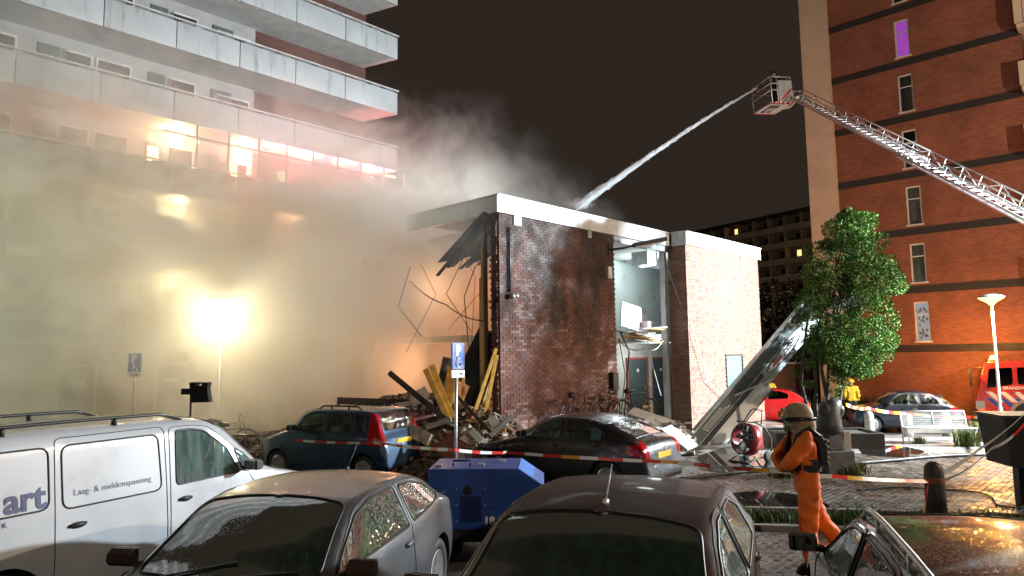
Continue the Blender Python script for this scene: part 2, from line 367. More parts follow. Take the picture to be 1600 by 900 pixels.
def bricklay(name, base, pale, palefac, soot, sth):
    """brick material in world coordinates: per-brick tint, soot clouds, pale bricks for wet glints"""
    m = bpy.data.materials.new(name); t = nt(m); L = t.links.new
    out = N(t, 'ShaderNodeOutputMaterial'); b = N(t, 'ShaderNodeBsdfPrincipled'); L(b.outputs[0], out.inputs[0])
    ge = N(t, 'ShaderNodeNewGeometry'); oi = N(t, 'ShaderNodeObjectInfo')
    ad = N(t, 'ShaderNodeMath', operation='ADD'); L(ge.outputs['Random Per Island'], ad.inputs[0]); L(oi.outputs['Random'], ad.inputs[1])
    fr = N(t, 'ShaderNodeMath', operation='FRACT'); L(ad.outputs[0], fr.inputs[0])
    cr = N(t, 'ShaderNodeValToRGB'); L(fr.outputs[0], cr.inputs[0])
    for i, (p, k) in enumerate(((0, .7), (.35, .9), (.7, 1.05), (1, 1.25))):
        e = cr.color_ramp.elements[i] if i < 2 else cr.color_ramp.elements.new(p)
        e.position = p; e.color = (base[0]*k, base[1]*k, base[2]*(.5+.5*k), 1)
    def noise(s, d=6, r=.6):
        n = N(t, 'ShaderNodeTexNoise'); n.inputs['Scale'].default_value = s; n.inputs['Detail'].default_value = d; n.inputs['Roughness'].default_value = r
        L(ge.outputs['Position'], n.inputs['Vector']); return n.outputs['Fac']
    def rng(x, a, bb, c=0, d=1):
        n = N(t, 'ShaderNodeMapRange'); L(x, n.inputs[0])
        for i, q in enumerate((a, bb, c, d)): n.inputs[i+1].default_value = q
        return n.outputs[0]
    def mix(f, a, bcol):
        n = N(t, 'ShaderNodeMix', data_type='RGBA'); L(f, n.inputs[0]); L(a, n.inputs[6]); n.inputs[7].default_value = (*bcol, 1); return n.outputs[2]
    col = cr.outputs[0]
    # wet glints painted as pale bricks: where the cloud is high and the brick's own number is high
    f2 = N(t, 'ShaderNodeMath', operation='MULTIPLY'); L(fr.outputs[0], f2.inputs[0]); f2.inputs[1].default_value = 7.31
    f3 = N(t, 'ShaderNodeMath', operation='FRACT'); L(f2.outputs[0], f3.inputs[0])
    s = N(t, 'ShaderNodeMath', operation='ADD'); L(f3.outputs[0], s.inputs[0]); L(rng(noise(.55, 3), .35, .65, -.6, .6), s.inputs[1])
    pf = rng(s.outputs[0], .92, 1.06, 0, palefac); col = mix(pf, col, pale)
    # soot: drawn-out clouds
    mp = N(t, 'ShaderNodeMapping'); mp.inputs['Scale'].default_value = (1, 1, .45); L(ge.outputs['Position'], mp.inputs[0])
    n = N(t, 'ShaderNodeTexNoise'); n.inputs['Scale'].default_value = .75; n.inputs['Detail'].default_value = 7; n.inputs['Roughness'].default_value = .62; L(mp.outputs[0], n.inputs['Vector'])
    sep = N(t, 'ShaderNodeSeparateXYZ'); L(ge.outputs['Position'], sep.inputs[0])
    hz = N(t, 'ShaderNodeMath', operation='ADD'); L(n.outputs['Fac'], hz.inputs[0]); L(rng(sep.outputs[2], 1.5, 5.5, -.12, .10), hz.inputs[1])
    col = mix(rng(hz.outputs[0], sth, sth+.16, 0, .9), col, soot)
    L(col, b.inputs['Base Color']); L(rng(noise(3), .35, .65, .6, .95), b.inputs['Roughness'])
    bp = N(t, 'ShaderNodeBump'); bp.inputs['Strength'].default_value = .5; bp.inputs['Distance'].default_value = .006; L(noise(45, 4), bp.inputs['Height']); L(bp.outputs[0], b.inputs['Normal'])
    M[name] = m; return m
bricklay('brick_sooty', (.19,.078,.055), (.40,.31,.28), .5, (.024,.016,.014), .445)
bricklay('brick_clean', (.33,.175,.12), (.42,.29,.23), .3, (.24,.12,.085), .74)
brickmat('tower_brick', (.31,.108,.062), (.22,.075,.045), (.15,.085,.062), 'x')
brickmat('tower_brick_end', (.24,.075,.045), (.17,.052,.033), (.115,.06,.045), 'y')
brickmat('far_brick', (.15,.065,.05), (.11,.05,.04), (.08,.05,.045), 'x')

# ------------------------------------------------------------------ ground
def sstep(a, b, x):
    t = max(0, min(1, (x-a)/(b-a))); return t*t*(3-2*t)
def gz(x, y): return -.42*sstep(18.5, 25.5, y)*sstep(8.8, 12, x)
def G2(px, py, dz=0):
    z = 0
    for _ in range(6): p = G(px, py, z+dz); z = gz(p.x, p.y)
    return G(px, py, z+dz)
xs = [-400,-150,-60,-30,-20,-14,-9,-6,-3,0,2,4,6,8,8.8,9.4,10,10.6,11.2,12,14,17,21,26,32,60,150,400]
ys = [-60,-10,0,3,6,9,12,15,17,18.5,19.5,20.5,21.5,22.5,23.5,24.5,25.5,28,34,45,80,160,500]
g = MB(); g.add([(x, y, gz(x, y)-.004) for y in ys for x in xs], [(j*len(xs)+i, j*len(xs)+i+1, (j+1)*len(xs)+i+1, (j+1)*len(xs)+i) for j in range(len(ys)-1) for i in range(len(xs)-1)])
ground = g.build('ground', 'asphalt', smooth=True); tag(ground, kind='structure')

# the strip of soil and weeds between the car park and the pavement, laid along the kerb
KA = G(1040, 822); KB = G(1640, 838)
KD = (KB-KA).normalized(); KN = Vector((-KD.y, KD.x, 0))          # along the kerb, and away from the camera
def K(u, v, z=0): return KA+KD*u+KN*v+Vector((0, 0, z))
g = MB(); g.add([K(-2, 0, .006), K(14, 0, .006), K(14, 1.05, .006), K(-2, 1.05, .006)], [(0,1,2,3)])
tag(g.build('soil_strip', 'soil'), kind='structure')
# kerb stones either side
kb = thing('kerb', None, None); kb['kind'] = 'structure'
k0 = None; rnd = random.Random(4)
for row, v in enumerate((-.11, 1.05)):
    for i in range(15):
        if k0 is None:
            k0 = MB().b2(0, .985, 0, .11, -.1, .07).build('kerb_stone', 'kerb', kb, bevel=.012); o = k0
        else:
            o = k0.copy(); sc.collection.objects.link(o); o.parent = kb
        o.location = K(-2+i*1.0+row*.3, v, rnd.uniform(-.012, .006)); o.rotation_euler = (0, 0, math.atan2(KD.y, KD.x)+rnd.uniform(-.006, .006))

# pavers in stretcher rows, turned with the buildings, each with its own height
PAVE = MB()
def pave_pieces():
    out = []; rnd = random.Random(7)
    for i in range(-90, 170):
        for j in range(-60, 260):
            p = D1*((i+(.5 if j % 2 else 0))*.212)+D2*(j*.107)
            if not (5.2 < p.y < 17.2): continue
            a = p.x/p.y
            if a < .10 or a > .86 or p.x > 13.5: continue
            q = p-KA; v = q.dot(KN); u = q.dot(KD)
            if -.16 < v < 1.22 and u > -2.05: continue
            if v < 0 and a > .8: continue
            out.append((p, rnd.uniform(-.004, .004), rnd.uniform(-.01, .01), rnd.uniform(-.012, .012)))
    out.sort(key=lambda e: e[0].length if e[0].x/e[0].y > .3 else 99)
    return out
def paver_mesh(mb, c, rz, dx, dy):
    a = A1+rz; ca, sa = math.cos(a), math.sin(a); hx, hy, b = .1025, .050, .006
    vs = []
    for (x, y, z) in ((-hx,-hy,-.02),(hx,-hy,-.02),(hx,hy,-.02),(-hx,hy,-.02),(-hx+b,-hy+b,.006),(hx-b,-hy+b,.006),(hx-b,hy-b,.006),(-hx+b,hy-b,.006)):
        vs.append((c[0]+x*ca-y*sa, c[1]+x*sa+y*ca, c[2]+z+x*dx+y*dy))
    mb.add(vs, [(4,5,6,7),(0,1,5,4),(1,2,6,5),(2,3,7,6),(3,0,4,7)])
pv = pave_pieces(); one = MB(); paver_mesh(one, (0,0,0), 0, 0, 0); p0 = None
for n, (p, dz, rz, tl) in enumerate(pv):
    if n < 300:
        if p0 is None: p0 = one.build('paver', 'paver', ground); o = p0
        else: o = p0.copy(); sc.collection.objects.link(o); o.parent = ground
        o.location = (p.x, p.y, .002+dz); o.rotation_euler = (tl, tl*.5, rz)
    else: paver_mesh(PAVE, (p.x, p.y, .002+dz), rz, tl, tl*.4)
tag(PAVE.build('paving', 'paver', ground), kind='stuff')
# pale concrete flags on the square beyond, following the fall of the ground
FLAG = MB(); rnd = random.Random(9)
for i in range(-10, 70):
    for j in range(-40, 40):
        p = D1*(i*.502)+D2*(j*.502+(.25 if i % 2 else 0))
        if not (16.9 < p.y < 26.5) or p.x/p.y < .26 or p.x > 22 or p.x/p.y > .92: continue
        q = p-Vector((-.315, 16.9, 0))
        if q.dot(D2) > -.75 and q.dot(D1) < 13.8: continue
        if p.y > 24.2 and p.x > 10: continue
        h = .247; z = gz(p.x, p.y)+rnd.uniform(-.003, .006)
        vs = []
        for sx, sy in ((-1,-1),(1,-1),(1,1),(-1,1)):
            c = p+D1*(sx*h)+D2*(sy*h); vs.append((c.x, c.y, gz(c.x, c.y)-.02))
        for sx, sy in ((-1,-1),(1,-1),(1,1),(-1,1)):
            c = p+D1*(sx*(h-.006))+D2*(sy*(h-.006)); vs.append((c.x, c.y, gz(c.x, c.y)+.008+rnd.uniform(-.003, .003)))
        FLAG.add(vs, [(4,5,6,7),(0,1,5,4),(1,2,6,5),(2,3,7,6),(3,0,4,7)])
tag(FLAG.build('flagstones', 'slab', ground), kind='stuff')
# ================================================================== buildings
def px2x(px, O, yl):
    """local x of the point at image column px on the local plane y=yl of a frame at O turned with D1"""
    k = (px-800)/FPX; b = O+D2*yl
    return (k*b.y-b.x)/(D1.x-k*D1.y)
# ------------------------------------------------------------------ collapsed brick building
AO = Vector((-.315, 16.9, 0)); TOP = 6.5
bld = thing('brick_building', 'two storey brick building with blown out side and white roof edge, soot on its wall', 'building', AO, A1)
def lay(x0, x1, z0, z1, holes=(), side=False, yp=0.0, pick=None):
    """bricks in running bond; yields centres and lengths"""
    bh, bw = .075, .222; out = []; r = int((z1-z0)/bh); rnd = random.Random(int(x0*100)+5)
    for k in range(r):
        z = z0+(k+.5)*bh; x = x0-(bw/2 if k % 2 else 0)
        while x < x1-.03:
            a, b = max(x, x0), min(x+bw, x1); x += bw
            if b-a < .05: continue
            c = (a+b)/2
            if any(h[0] < c < h[1] and h[2] < z < h[3] for h in holes): continue
            out.append((c, z, b-a-.012, rnd.uniform(-.004, .004)))
    return out
# wall left of the opening
XW = 4.93
MB().b2(.02, XW-.01, .014, .30, 0, TOP-.42).build('wall', 'mortar', bld)
bl = lay(0, XW, 0, TOP-.42); bl.sort(key=lambda e: -e[1] if e[0] < 3 else 50)
def brick(mb, x, y, z, l, d=.03, h=.062):
    mb.b2(x-l/2, x+l/2, y-.0, y+d, z-h/2, z+h/2)
bm0 = MB(); brick(bm0, 0, 0, 0, .21); b0 = None; rest = MB(); cnt = 0
vis = [e for e in bl if e[2] > .2 and 2.3 < e[1] < 4.9 and e[0] < 4.8]
vis.sort(key=lambda e: e[0]); pickset = set(id(e) for e in vis[:300])
for e in bl:
    if id(e) in pickset:
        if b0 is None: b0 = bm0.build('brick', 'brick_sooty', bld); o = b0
        else: o = b0.copy(); sc.collection.objects.link(o); o.parent = bld
        o.location = (e[0], e[3]-.008, e[1])
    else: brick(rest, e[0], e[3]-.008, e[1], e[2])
# the torn end of the wall: broken brick ends in the section
rnd = random.Random(3)
for k in range(int((TOP-.42)/.075)):
    z = (k+.5)*.075
    rest.b2(-.07*rnd.random()-.002, .03, .035, .13+rnd.uniform(-.01, .01), z-.03, z+.03)
    if k % 2: rest.b2(-.10*rnd.random(), .03, .15, .28, z-.03, z+.03)
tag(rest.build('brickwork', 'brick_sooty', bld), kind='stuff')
# right hand block, standing forward
X2, X3, Y2 = 8.1, 13.6, -.6
MB().b2(X2+.014, X3, Y2+.014, Y2+.26, 0, TOP-.42).build('wall', 'mortar', bld)
MB().b2(X2+.014, X2+.25, Y2+.26, .06, 0, TOP-.42).build('wall', 'mortar', bld)
MB().b2(X3-.25, X3, Y2+.26, 9.2, 0, TOP-.42).build('wall', 'mortar', bld)
r2 = MB()
for e in lay(X2, X3, 0, TOP-.42, holes=((10.62, 11.9, .2, 2.45),)): brick(r2, e[0], Y2+e[3]-.006, e[1], e[2])
for e in lay(Y2+.03, 0.06, 0, TOP-.42):
    r2.b2(X2-.008+e[3], X2+.022, e[0]-e[2]/2, e[0]+e[2]/2, e[1]-.031, e[1]+.031)
tag(r2.build('brickwork', 'brick_clean', bld), kind='stuff')
# fascia boards of the roof edge: one board after another
def fascia(x0, x1, y0, z0=TOP-.42, n=4, along='x'):
    for i in range(n):
        a = x0+(x1-x0)*i/n; b = x0+(x1-x0)*(i+1)/n-.012; mb = MB()
        if along == 'x': mb.b2(a, b, y0-.10, y0+.03, z0, TOP); mb.b2(a, b, y0-.14, y0+.1, TOP, TOP+.035)
        else: mb.b2(y0-.10, y0+.03, a, b, z0, TOP); mb.b2(y0-.14, y0+.1, a, b, TOP, TOP+.035)
        mb.build('fascia_board', 'fascia', bld)
fascia(-.14, 8.0, 0, n=7); fascia(X2-.1, X3+.1, Y2, n=4); fascia(-.005, 3.6, 0, n=3, along='y')
fascia(Y2+.04, -.15, X2, n=1, along='y')
rf = MB(); rf.b2(-.02, 8.1, .05, 3.3, TOP-.25, TOP-.03); rf.b2(2.5, 8.1, 3.3, 9.3, TOP-.25, TOP-.03); rf.b2(X2, X3, Y2+.05, 9.3, TOP-.25, TOP-.03)
roof = rf.build('roof', 'dark_frame', bld)
MB().cyl((3.5, 1.2, TOP-.05), (3.5, 1.2, TOP+.42), .09, .07).build('vent_pipe', 'dark_frame', roof, smooth=True)
# the blown open room behind the gap
YB = 3.0
MB().b2(XW-.2, X3-.3, YB, YB+.15, 3.1, TOP-.3).build('room_wall', 'teal_room', bld)
MB().b2(XW-.2, X3-.3, YB+.004, YB+.15, 0, 3.1).build('hall_wall', 'ceil', bld)
MB().b2(XW-.1, XW+.05, .31, YB, .0, TOP-.3).build('partition', 'teal_room', bld)
MB().b2(XW, X3-.3, .02, YB, TOP-.46, TOP-.26).build('ceiling', 'ceil', bld)
MB().b2(XW+.02, X2-.02, .0, .16, TOP-.60, TOP-.43).build('lintel_beam', 'steel', bld)
MB().b2(X2-.28, X2-.12, .05, .22, 0, TOP-.6).build('steel_column', 'white_frame', bld)
MB().b2(9.4, 11.6, 2.3, 2.6, TOP-.62, TOP-.50).build('light_fitting', 'lit_pale', bld)
light('POINT', 'room_fill', AO+D1*9.0+D2*1.5+Vector((0, 0, TOP-1.0)), 150, (.85,.97,1), .3)  # added lamp, itself unseen, that brightens the torn upper room
light('POINT', 'hall_fill', AO+D1*9.6+D2*1.5+Vector((0, 0, 2.5)), 120, (.9,.97,.95), .3)  # another added lamp without a fitting, brightens the hall doors
MB().b2(X2-.9, X2-.3, .28, .9, TOP-1.05, TOP-.6).build('air_duct', 'galv', bld)
# torn first floor
rnd = random.Random(12)
MB().b2(XW+.06, X3-.3, .25, YB-.01, 2.92, 3.12).build('floor_slab', 'concrete', bld)
for i in range(16):
    x = rnd.uniform(XW+.2, X2-.6); l = rnd.uniform(.5, 1.6); y = rnd.uniform(-.05, .5); z = rnd.uniform(3.0, 3.32)
    MB().bar((x, y, z), (min(x+l, X2-.2), y+rnd.uniform(-.25, .25), z+rnd.uniform(-.12, .1)), .12, .035).build('torn_plank', rnd.choice(('timber_pale', 'timber', 'white_board', 'debris_pale')), bld)
bo = MB().box((7.1, .8, 3.72), (1.5, .05, .8), Matrix.Rotation(R(8), 3, 'Y')).build('wall_board', 'white_board', bld); bo['label'] = 'pale board with pink stains propped in torn upper room'
MB().box((7.05, .765, 3.66), (.7, .012, .55), Matrix.Rotation(R(8), 3, 'Y')).build('pink_stain', mat('pink', (.62,.35,.45), .6, var=.3, vs=8), bld)
MB().b2(7.45, 7.9, .5, 1.3, 3.15, 3.6).build('cabinet', 'white_board', bld)
# hanging cables in the gap
def cable(name, pts, r, m, parent, n=5, sag=0):
    P_ = [Vector(p) for p in pts]; out = []
    for i in range(len(P_)-1):
        for k in range(6): out.append(P_[i].lerp(P_[i+1], k/6)-Vector((0, 0, sag*4*(k/6)*(1-k/6))))
    out.append(P_[-1]); return MB().tube(out, r, n).build(name, m, parent, smooth=True)
cable('cable', [(XW+.15, -.03, 3.2), (XW+.5, -.1, 2.6), (XW+.42, -.06, 1.9), (XW+.2, -.05, .6)], .022, 'black_plastic', bld)
cable('cable', [(XW+.1, -.02, 3.0), (XW+.25, -.1, 1.9), (XW+.1, -.04, .9)], .014, 'black_plastic', bld)
cable('cable', [(XW+.2, .1, 2.98), (XW+1.5, 0, 2.7), (X2-.5, .05, 2.95)], .016, 'white_frame', bld, sag=.18)
cable('cable', [(6.6, 0, 3.0), (6.8, -.05, 2.1), (7.2, -.05, 1.2)], .014, 'white_frame', bld)
cable('cable', [(X2-.18, -.05, 5.3), (X2-.02, -.3, 4.3), (X2+.15, -.75, 3.1), (X2+.9, -.72, 1.6), (X2+2.2, -.7, .9)], .015, 'white_frame', bld)
# doors in the hall
for i, (xa, xb) in enumerate(((9.75, 11.2), (11.4, 12.85))):
    d = MB().b2(xa+.07, xb-.07, YB-.05, YB-.01, .12, 2.33).build('door', 'door_grey', bld)
    f = MB(); f.b2(xa, xa+.07, YB-.08, YB+.002, .1, 2.4); f.b2(xb-.07, xb, YB-.08, YB+.002, .1, 2.4); f.b2(xa+.07, xb-.07, YB-.08, YB+.002, 2.33, 2.4)
    f.build('frame', 'door_red', d); MB().cyl((xa+.2, YB-.12, 1.15), (xa+.2, YB-.04, 1.15), .03).build('handle', 'chrome', d)
    MB().cyl(((xa+xb)/2, YB-.07, 1.9), ((xa+xb)/2, YB-.05, 1.9), .07).build('sticker', 'white_print', d)
MB().b2(11.2, 11.4, YB-.09, YB-.004, .1, 2.42).build('door_post', 'white_frame', bld)
# teal door, vents and boxes on the walls
d = MB().b2(10.66, 11.86, Y2+.01, Y2+.06, .22, 2.42).build('door', 'teal_door', bld)
f = MB()
for a in ((10.6, 10.66, .2, 2.48), (11.86, 11.92, .2, 2.48), (10.66, 11.86, 2.42, 2.48)): f.b2(a[0], a[1], Y2-.03, Y2+.06, a[2], a[3])
f.build('frame', 'dark_frame', d)
def vent(x, y, z, w_, h_):
    v = MB().b2(x-w_/2, x+w_/2, y-.03, y, z-h_/2, z+h_/2).build('vent', 'white_frame', bld)
    s = MB()
    for i in range(5): s.b2(x-w_/2+.03+i*(w_-.06)/5, x-w_/2+.05+i*(w_-.06)/5, y-.04, y-.03, z-h_/2+.03, z+h_/2-.03)
    s.build('slats', 'galv', v)
vent(.67, -.01, 6.0, .28, .32); vent(3.7, -.01, 6.02, .18, .28); vent(12.3, Y2-.01, 5.85, .3, .4)
dp = MB(); dp.tube([(.34, -.05, 5.75), (.34, -.05, 4.1)], .028, 8); dp.build('downpipe', 'dark_frame', bld, smooth=True)
wl = MB(); wl.blob((.36, -.1, 4.0), (.09, .08, .07), 3); wl.blob((.52, -.09, 4.02), (.07, .07, .06), 4); wl.build('wall_spotlight', 'galv', bld, smooth=True)
MB().b2(4.42, 4.62, -.14, -.01, 4.75, 5.1).build('junction_box', 'white_frame', bld)
MB().b2(4.5, 4.75, -.16, -.01, 1.5, 2.0).build('mailbox', 'black_plastic', bld)
# arm lamp on the wall
al = MB(); al.tube([(4.62, -.02, 5.45), (4.62, -.02, 5.85)], .035, 8); al.tube([(4.62, -.03, 5.62), (4.9, -.35, 5.66), (5.15, -.6, 5.75)], .035, 8)
arm = al.build('lamp_arm', 'dark_frame', bld, smooth=True)
hd = MB(); hd.bar((5.1, -.56, 5.74), (5.95, -1.2, 5.95), .2, .12); hd.build('lamp_head', 'dark_frame', arm, bevel=.03)
MB().bar((5.15, -.6, 5.675), (5.85, -1.12, 5.845), .15, .03).build('lamp_lens', 'white_frame', arm)
# inside seen through the missing side wall
MB().b2(2.6, 8.0, 8.9, 9.1, 0, TOP-.28).build('party_wall', 'plaster', bld)
MB().b2(5.0, 5.15, YB+.2, 8.9, 0, TOP-.28).build('inner_wall', 'plaster', bld)
MB().b2(2.0, 5.0, 8.6, 8.89, TOP-.62, TOP-.3).build('lintel', 'timber_pale', bld)
MB().b2(2.8, 5.0, 4.5, 8.9, 3.0, 3.2).build('floor_slab', 'concrete', bld)
rnd = random.Random(21)
for i in range(17):       # laths of the sagging ceiling
    x = -.15+i*.15; z1 = 4.75+rnd.uniform(-.1, .15)+i*.045
    MB().bar((x, .35, TOP-.5-rnd.random()*.08), (x+rnd.uniform(-.1, .1), 2.2+rnd.uniform(-.2, .25), z1), .10, .03).build('ceiling_lath', rnd.choice(('timber_dark', 'timber_dark', 'debris', 'timber_pale')), bld)
pts = []
sh = MB(); sh.add([(-.25, .3, TOP-.38), (2.4, .3, TOP-.38), (2.6, 2.0, 5.7), (-.2, 2.1, 5.05)], [(0,1,2,3)]); o = sh.build('ceiling_sheet', 'char', bld); so = o.modifiers.new('thick', 'SOLIDIFY'); so.thickness = .03
for i in range(6):        # raw timber studs standing along the torn edge
    y = .38+.05*i; MB().bar((-.08+.01*i, y, rnd.uniform(0, 1.2)), (-.05, y+rnd.uniform(-.04, .04), rnd.uniform(3.5, 6.0)), .05, .07).build('stud', rnd.choice(('timber', 'timber_pale', 'timber_dark')), bld)
light('POINT', 'collapse_fill', AO+D1*2.8+D2*7.4+Vector((0, 0, 2.2)), 420, (1,.46,.22), .5); light('POINT', 'collapse_fill', AO+D1*3.2+D2*6.6+Vector((0, 0, 4.9)), 620, (1,.52,.28), .6)  # unseen warm lamps added to tint the torn interior and its smoke
for i in range(6):        # wires hanging from the ceiling
    y = rnd.uniform(.8, 4.2); x = rnd.uniform(-.3, 1.2); z = rnd.uniform(5.0, 5.8)
    cable('hanging_wire', [(x, y, z), (x+rnd.uniform(-.4, .4), y+rnd.uniform(-.5, .7), z-rnd.uniform(.8, 1.5)), (x+rnd.uniform(-.5, .5), y+rnd.uniform(-.9, 1), z-rnd.uniform(1.8, 3.2))], rnd.choice((.008, .010, .016)), 'black_plastic', bld)
cable('hanging_wire', [(-.1, .5, 3.4), (.0, 2.0, 3.9), (.2, 3.8, 4.7)], .016, 'black_plastic', bld, sag=.1)
# ------------------------------------------------------------------ left apartment tower
TO = Vector((-5.4, 31.9, 0))
tow = thing('apartment_tower', 'tall apartment block with white balcony panels half hidden in smoke', 'building', TO, A1)
ST = 2.75; RT = [4.23+ST*i for i in range(8)]        # heights of the balcony parapets
YW = 2.0; XL = -22.0
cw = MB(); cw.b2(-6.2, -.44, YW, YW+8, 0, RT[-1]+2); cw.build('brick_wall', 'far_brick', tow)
cw = MB(); cw.b2(XL, -6.2, YW-.1, YW+8, 0, RT[-1]+2); cw.build('wall', 'concrete', tow)
pm = {}
for r, zt in enumerate(RT):
    zf = zt-1.12                                     # underside of the slab
    s = MB(); xe = 0.0
    s.add([(XL, .05, zf), (xe-.02, .05, zf), (-.62, YW, zf), (XL, YW, zf), (XL, .05, zf+.16), (xe-.02, .05, zf+.16), (-.62, YW, zf+.16), (XL, YW, zf+.16)],
          [(0,3,2,1),(4,5,6,7),(0,1,5,4),(1,2,6,5),(2,3,7,6)])
    s.build('gallery_slab', 'soffit', tow)
    x = xe; i = 0
    while x > XL:
        wdt = 2.9 if i == 0 else 2.42
        if wdt not in pm:
            q = MB().b2(-wdt+.03, -.0, 0, .07, 0, 1.06).build('balcony_panel', 'panel_white', tow, bevel=.008); pm[wdt] = q.data
            o = q
        else:
            o = bpy.data.objects.new('balcony_panel', pm[wdt]); sc.collection.objects.link(o); o.parent = tow
            bv = o.modifiers.new('bevel', 'BEVEL'); bv.width = .008; bv.segments = 2
        o.location = (x, -.03+.004*math.sin(i*3+r), zf-.02)
        for k in range(3):                           # dark slots under the handrail
            key = 'slot'
            if key not in pm: q = MB().b2(-.24, .24, -.012, .02, -.03, .03).build('slot', 'panel_joint', tow); pm[key] = q.data
            else: q = bpy.data.objects.new('slot', pm[key]); sc.collection.objects.link(q); q.parent = tow
            q.location = (x-.45-k*.77, -.03, zt+.0-.055)
        x -= wdt; i += 1
    MB().b2(XL, xe+.06, -.08, .02, zt, zt+.045).build('handrail', 'handrail', tow)
    sd = MB(); sd.add([(xe, .04, zf), (-.60, YW, zf), (-.60, YW, zf+.18), (xe, .04, zf+.18), (xe+.04, .04, zf), (-.56, YW, zf), (-.56, YW, zf+.18), (xe+.04, .04, zf+.18)], [(0,1,2,3),(7,6,5,4),(0,4,5,1),(3,2,6,7),(0,3,7,4),(1,5,6,2)])
    sd.build('balcony_end', 'soffit', tow)
    # windows and doors of the flats on this floor
    fl = zf+.16
    def win(x0, x1, z0, z1, y=None, m='dark_pane', fm='white_frame'):
        y = YW-.1 if y is None else y
        f = MB()
        for a in ((x0, x0+.07, z0, z1), (x1-.07, x1, z0, z1)): f.b2(a[0], a[1], y-.06, y+.01, a[2], a[3])
        f.b2(x0+.07, x1-.07, y-.06, y+.01, z1-.07, z1); f.b2(x0+.07, x1-.07, y-.06, y+.01, z0, z0+.07)
        o = f.build('window', fm, tow); MB().b2(x0+.07, x1-.07, y-.02, y-.005, z0+.07, z1-.07).build('pane', m, o)
        return o
    for bx in (-8.6, -11.0, -14.6, -17.2, -20.0):
        win(bx-1.25, bx-.05, fl+.75, fl+2.15)
        if bx in (-11.0, -17.2): win(bx-2.4, bx-1.35, fl+.75, fl+2.15)
        d = MB().b2(bx+.55, bx+1.4, YW-.16, YW-.095, fl, fl+2.15).build('door', 'door_grey', tow)
    win(-7.9, -6.4, fl+1.2, fl+2.0)
# ground floor storage doors
for bx in (-9.2, -12.2, -15.2, -18.2):
    d = MB().b2(bx-1.0, bx, .55, .62, .1, 2.35).build('door', 'door_grey', tow)
    f = MB(); f.b2(bx-1.08, bx-1.0, .5, .62, 0, 2.43); f.b2(bx, bx+.08, .5, .62, 0, 2.43); f.b2(bx-1.0, bx, .5, .62, 2.35, 2.43); f.build('frame', 'white_frame', d)
    MB().b2(bx-.75, bx-.25, .53, .55, 1.75, 1.88).build('name_plate', 'white_print', d)
MB().b2(XL, -1.0, .62, 2.0, 0, RT[0]-1.14).build('storage_wall', 'plaster', tow)
# glazed gallery on the burning floor
zf = RT[2]+.05; z2 = RT[3]-1.12
for i in range(9):
    x = .5-i*1.22; mb = MB(); mb.b2(x-.035, x+.035, .02, .09, zf, z2-.02); mb.build('gallery_post', 'dark_frame', tow)
    if i in (0, 2, 3, 5, 7): MB().b2(x-1.16, x-.06, .045, .055, zf+.05, z2-.06).build('gallery_pane', 'clear_pane', tow)
    mb = MB(); mb.b2(x-1.18, x-.04, .03, .08, z2-.5, z2-.45); mb.build('transom', 'dark_frame', tow)
for i in range(3): MB().bar((.5-.1*i, .06, zf+.2), (-1.1, .3+.5*i, z2-.25), .04).build('bent_rail', 'dark_frame', tow)
MB().b2(.0, .56, .03, 1.6, zf-1.3, zf-.9).build('broken_slab', 'concrete', tow)
# gallery lamps that are on, and added pink ones: fitting and light
def gallery_lamp_or_fill(x, zc, power, col, m='lit_warm_strong', y=1.35, tall=False):
    a = MB(); a.b2(x-.3, x+.3, y-.06, y+.06, zc-.06, zc)
    o = a.build('gallery_lamp_or_fill', m, tow)
    wp = TO+D1*x+D2*(y-.25)+Vector((0, 0, zc-.25)); light('POINT', 'gallery_light', wp, power, col, .12)
zz = z2-.06
gallery_lamp_or_fill(-9.6, zz, 420, (1,.72,.38)); gallery_lamp_or_fill(-7.0, zz, 500, (1,.4,.3)); gallery_lamp_or_fill(-5.6, zz, 1000, (1,.24,.26), y=.8); gallery_lamp_or_fill(-4.2, zz, 1300, (1,.2,.25), y=.8); gallery_lamp_or_fill(-2.6, zz, 1300, (1,.18,.25), y=.8); gallery_lamp_or_fill(-1.1, zz, 1100, (1,.2,.24), y=.8); gallery_lamp_or_fill(.2, zz, 500, (1,.25,.22), y=.8)  # extra pink ones set forward are added to spread a pink haze
gallery_lamp_or_fill(-9.4, zz-ST, 700, (1,.78,.42)); gallery_lamp_or_fill(-4.6, zz-ST, 900, (1,.5,.26)); gallery_lamp_or_fill(-9.4, zz-2*ST, 450, (1,.8,.45))
for x in (-10.2, -7.1, -4.9): MB().b2(x-.2, x+.2, YW-.19, YW-.165, zf-.2, zf+.95).build('lit_window', 'lit_warm_strong', tow)
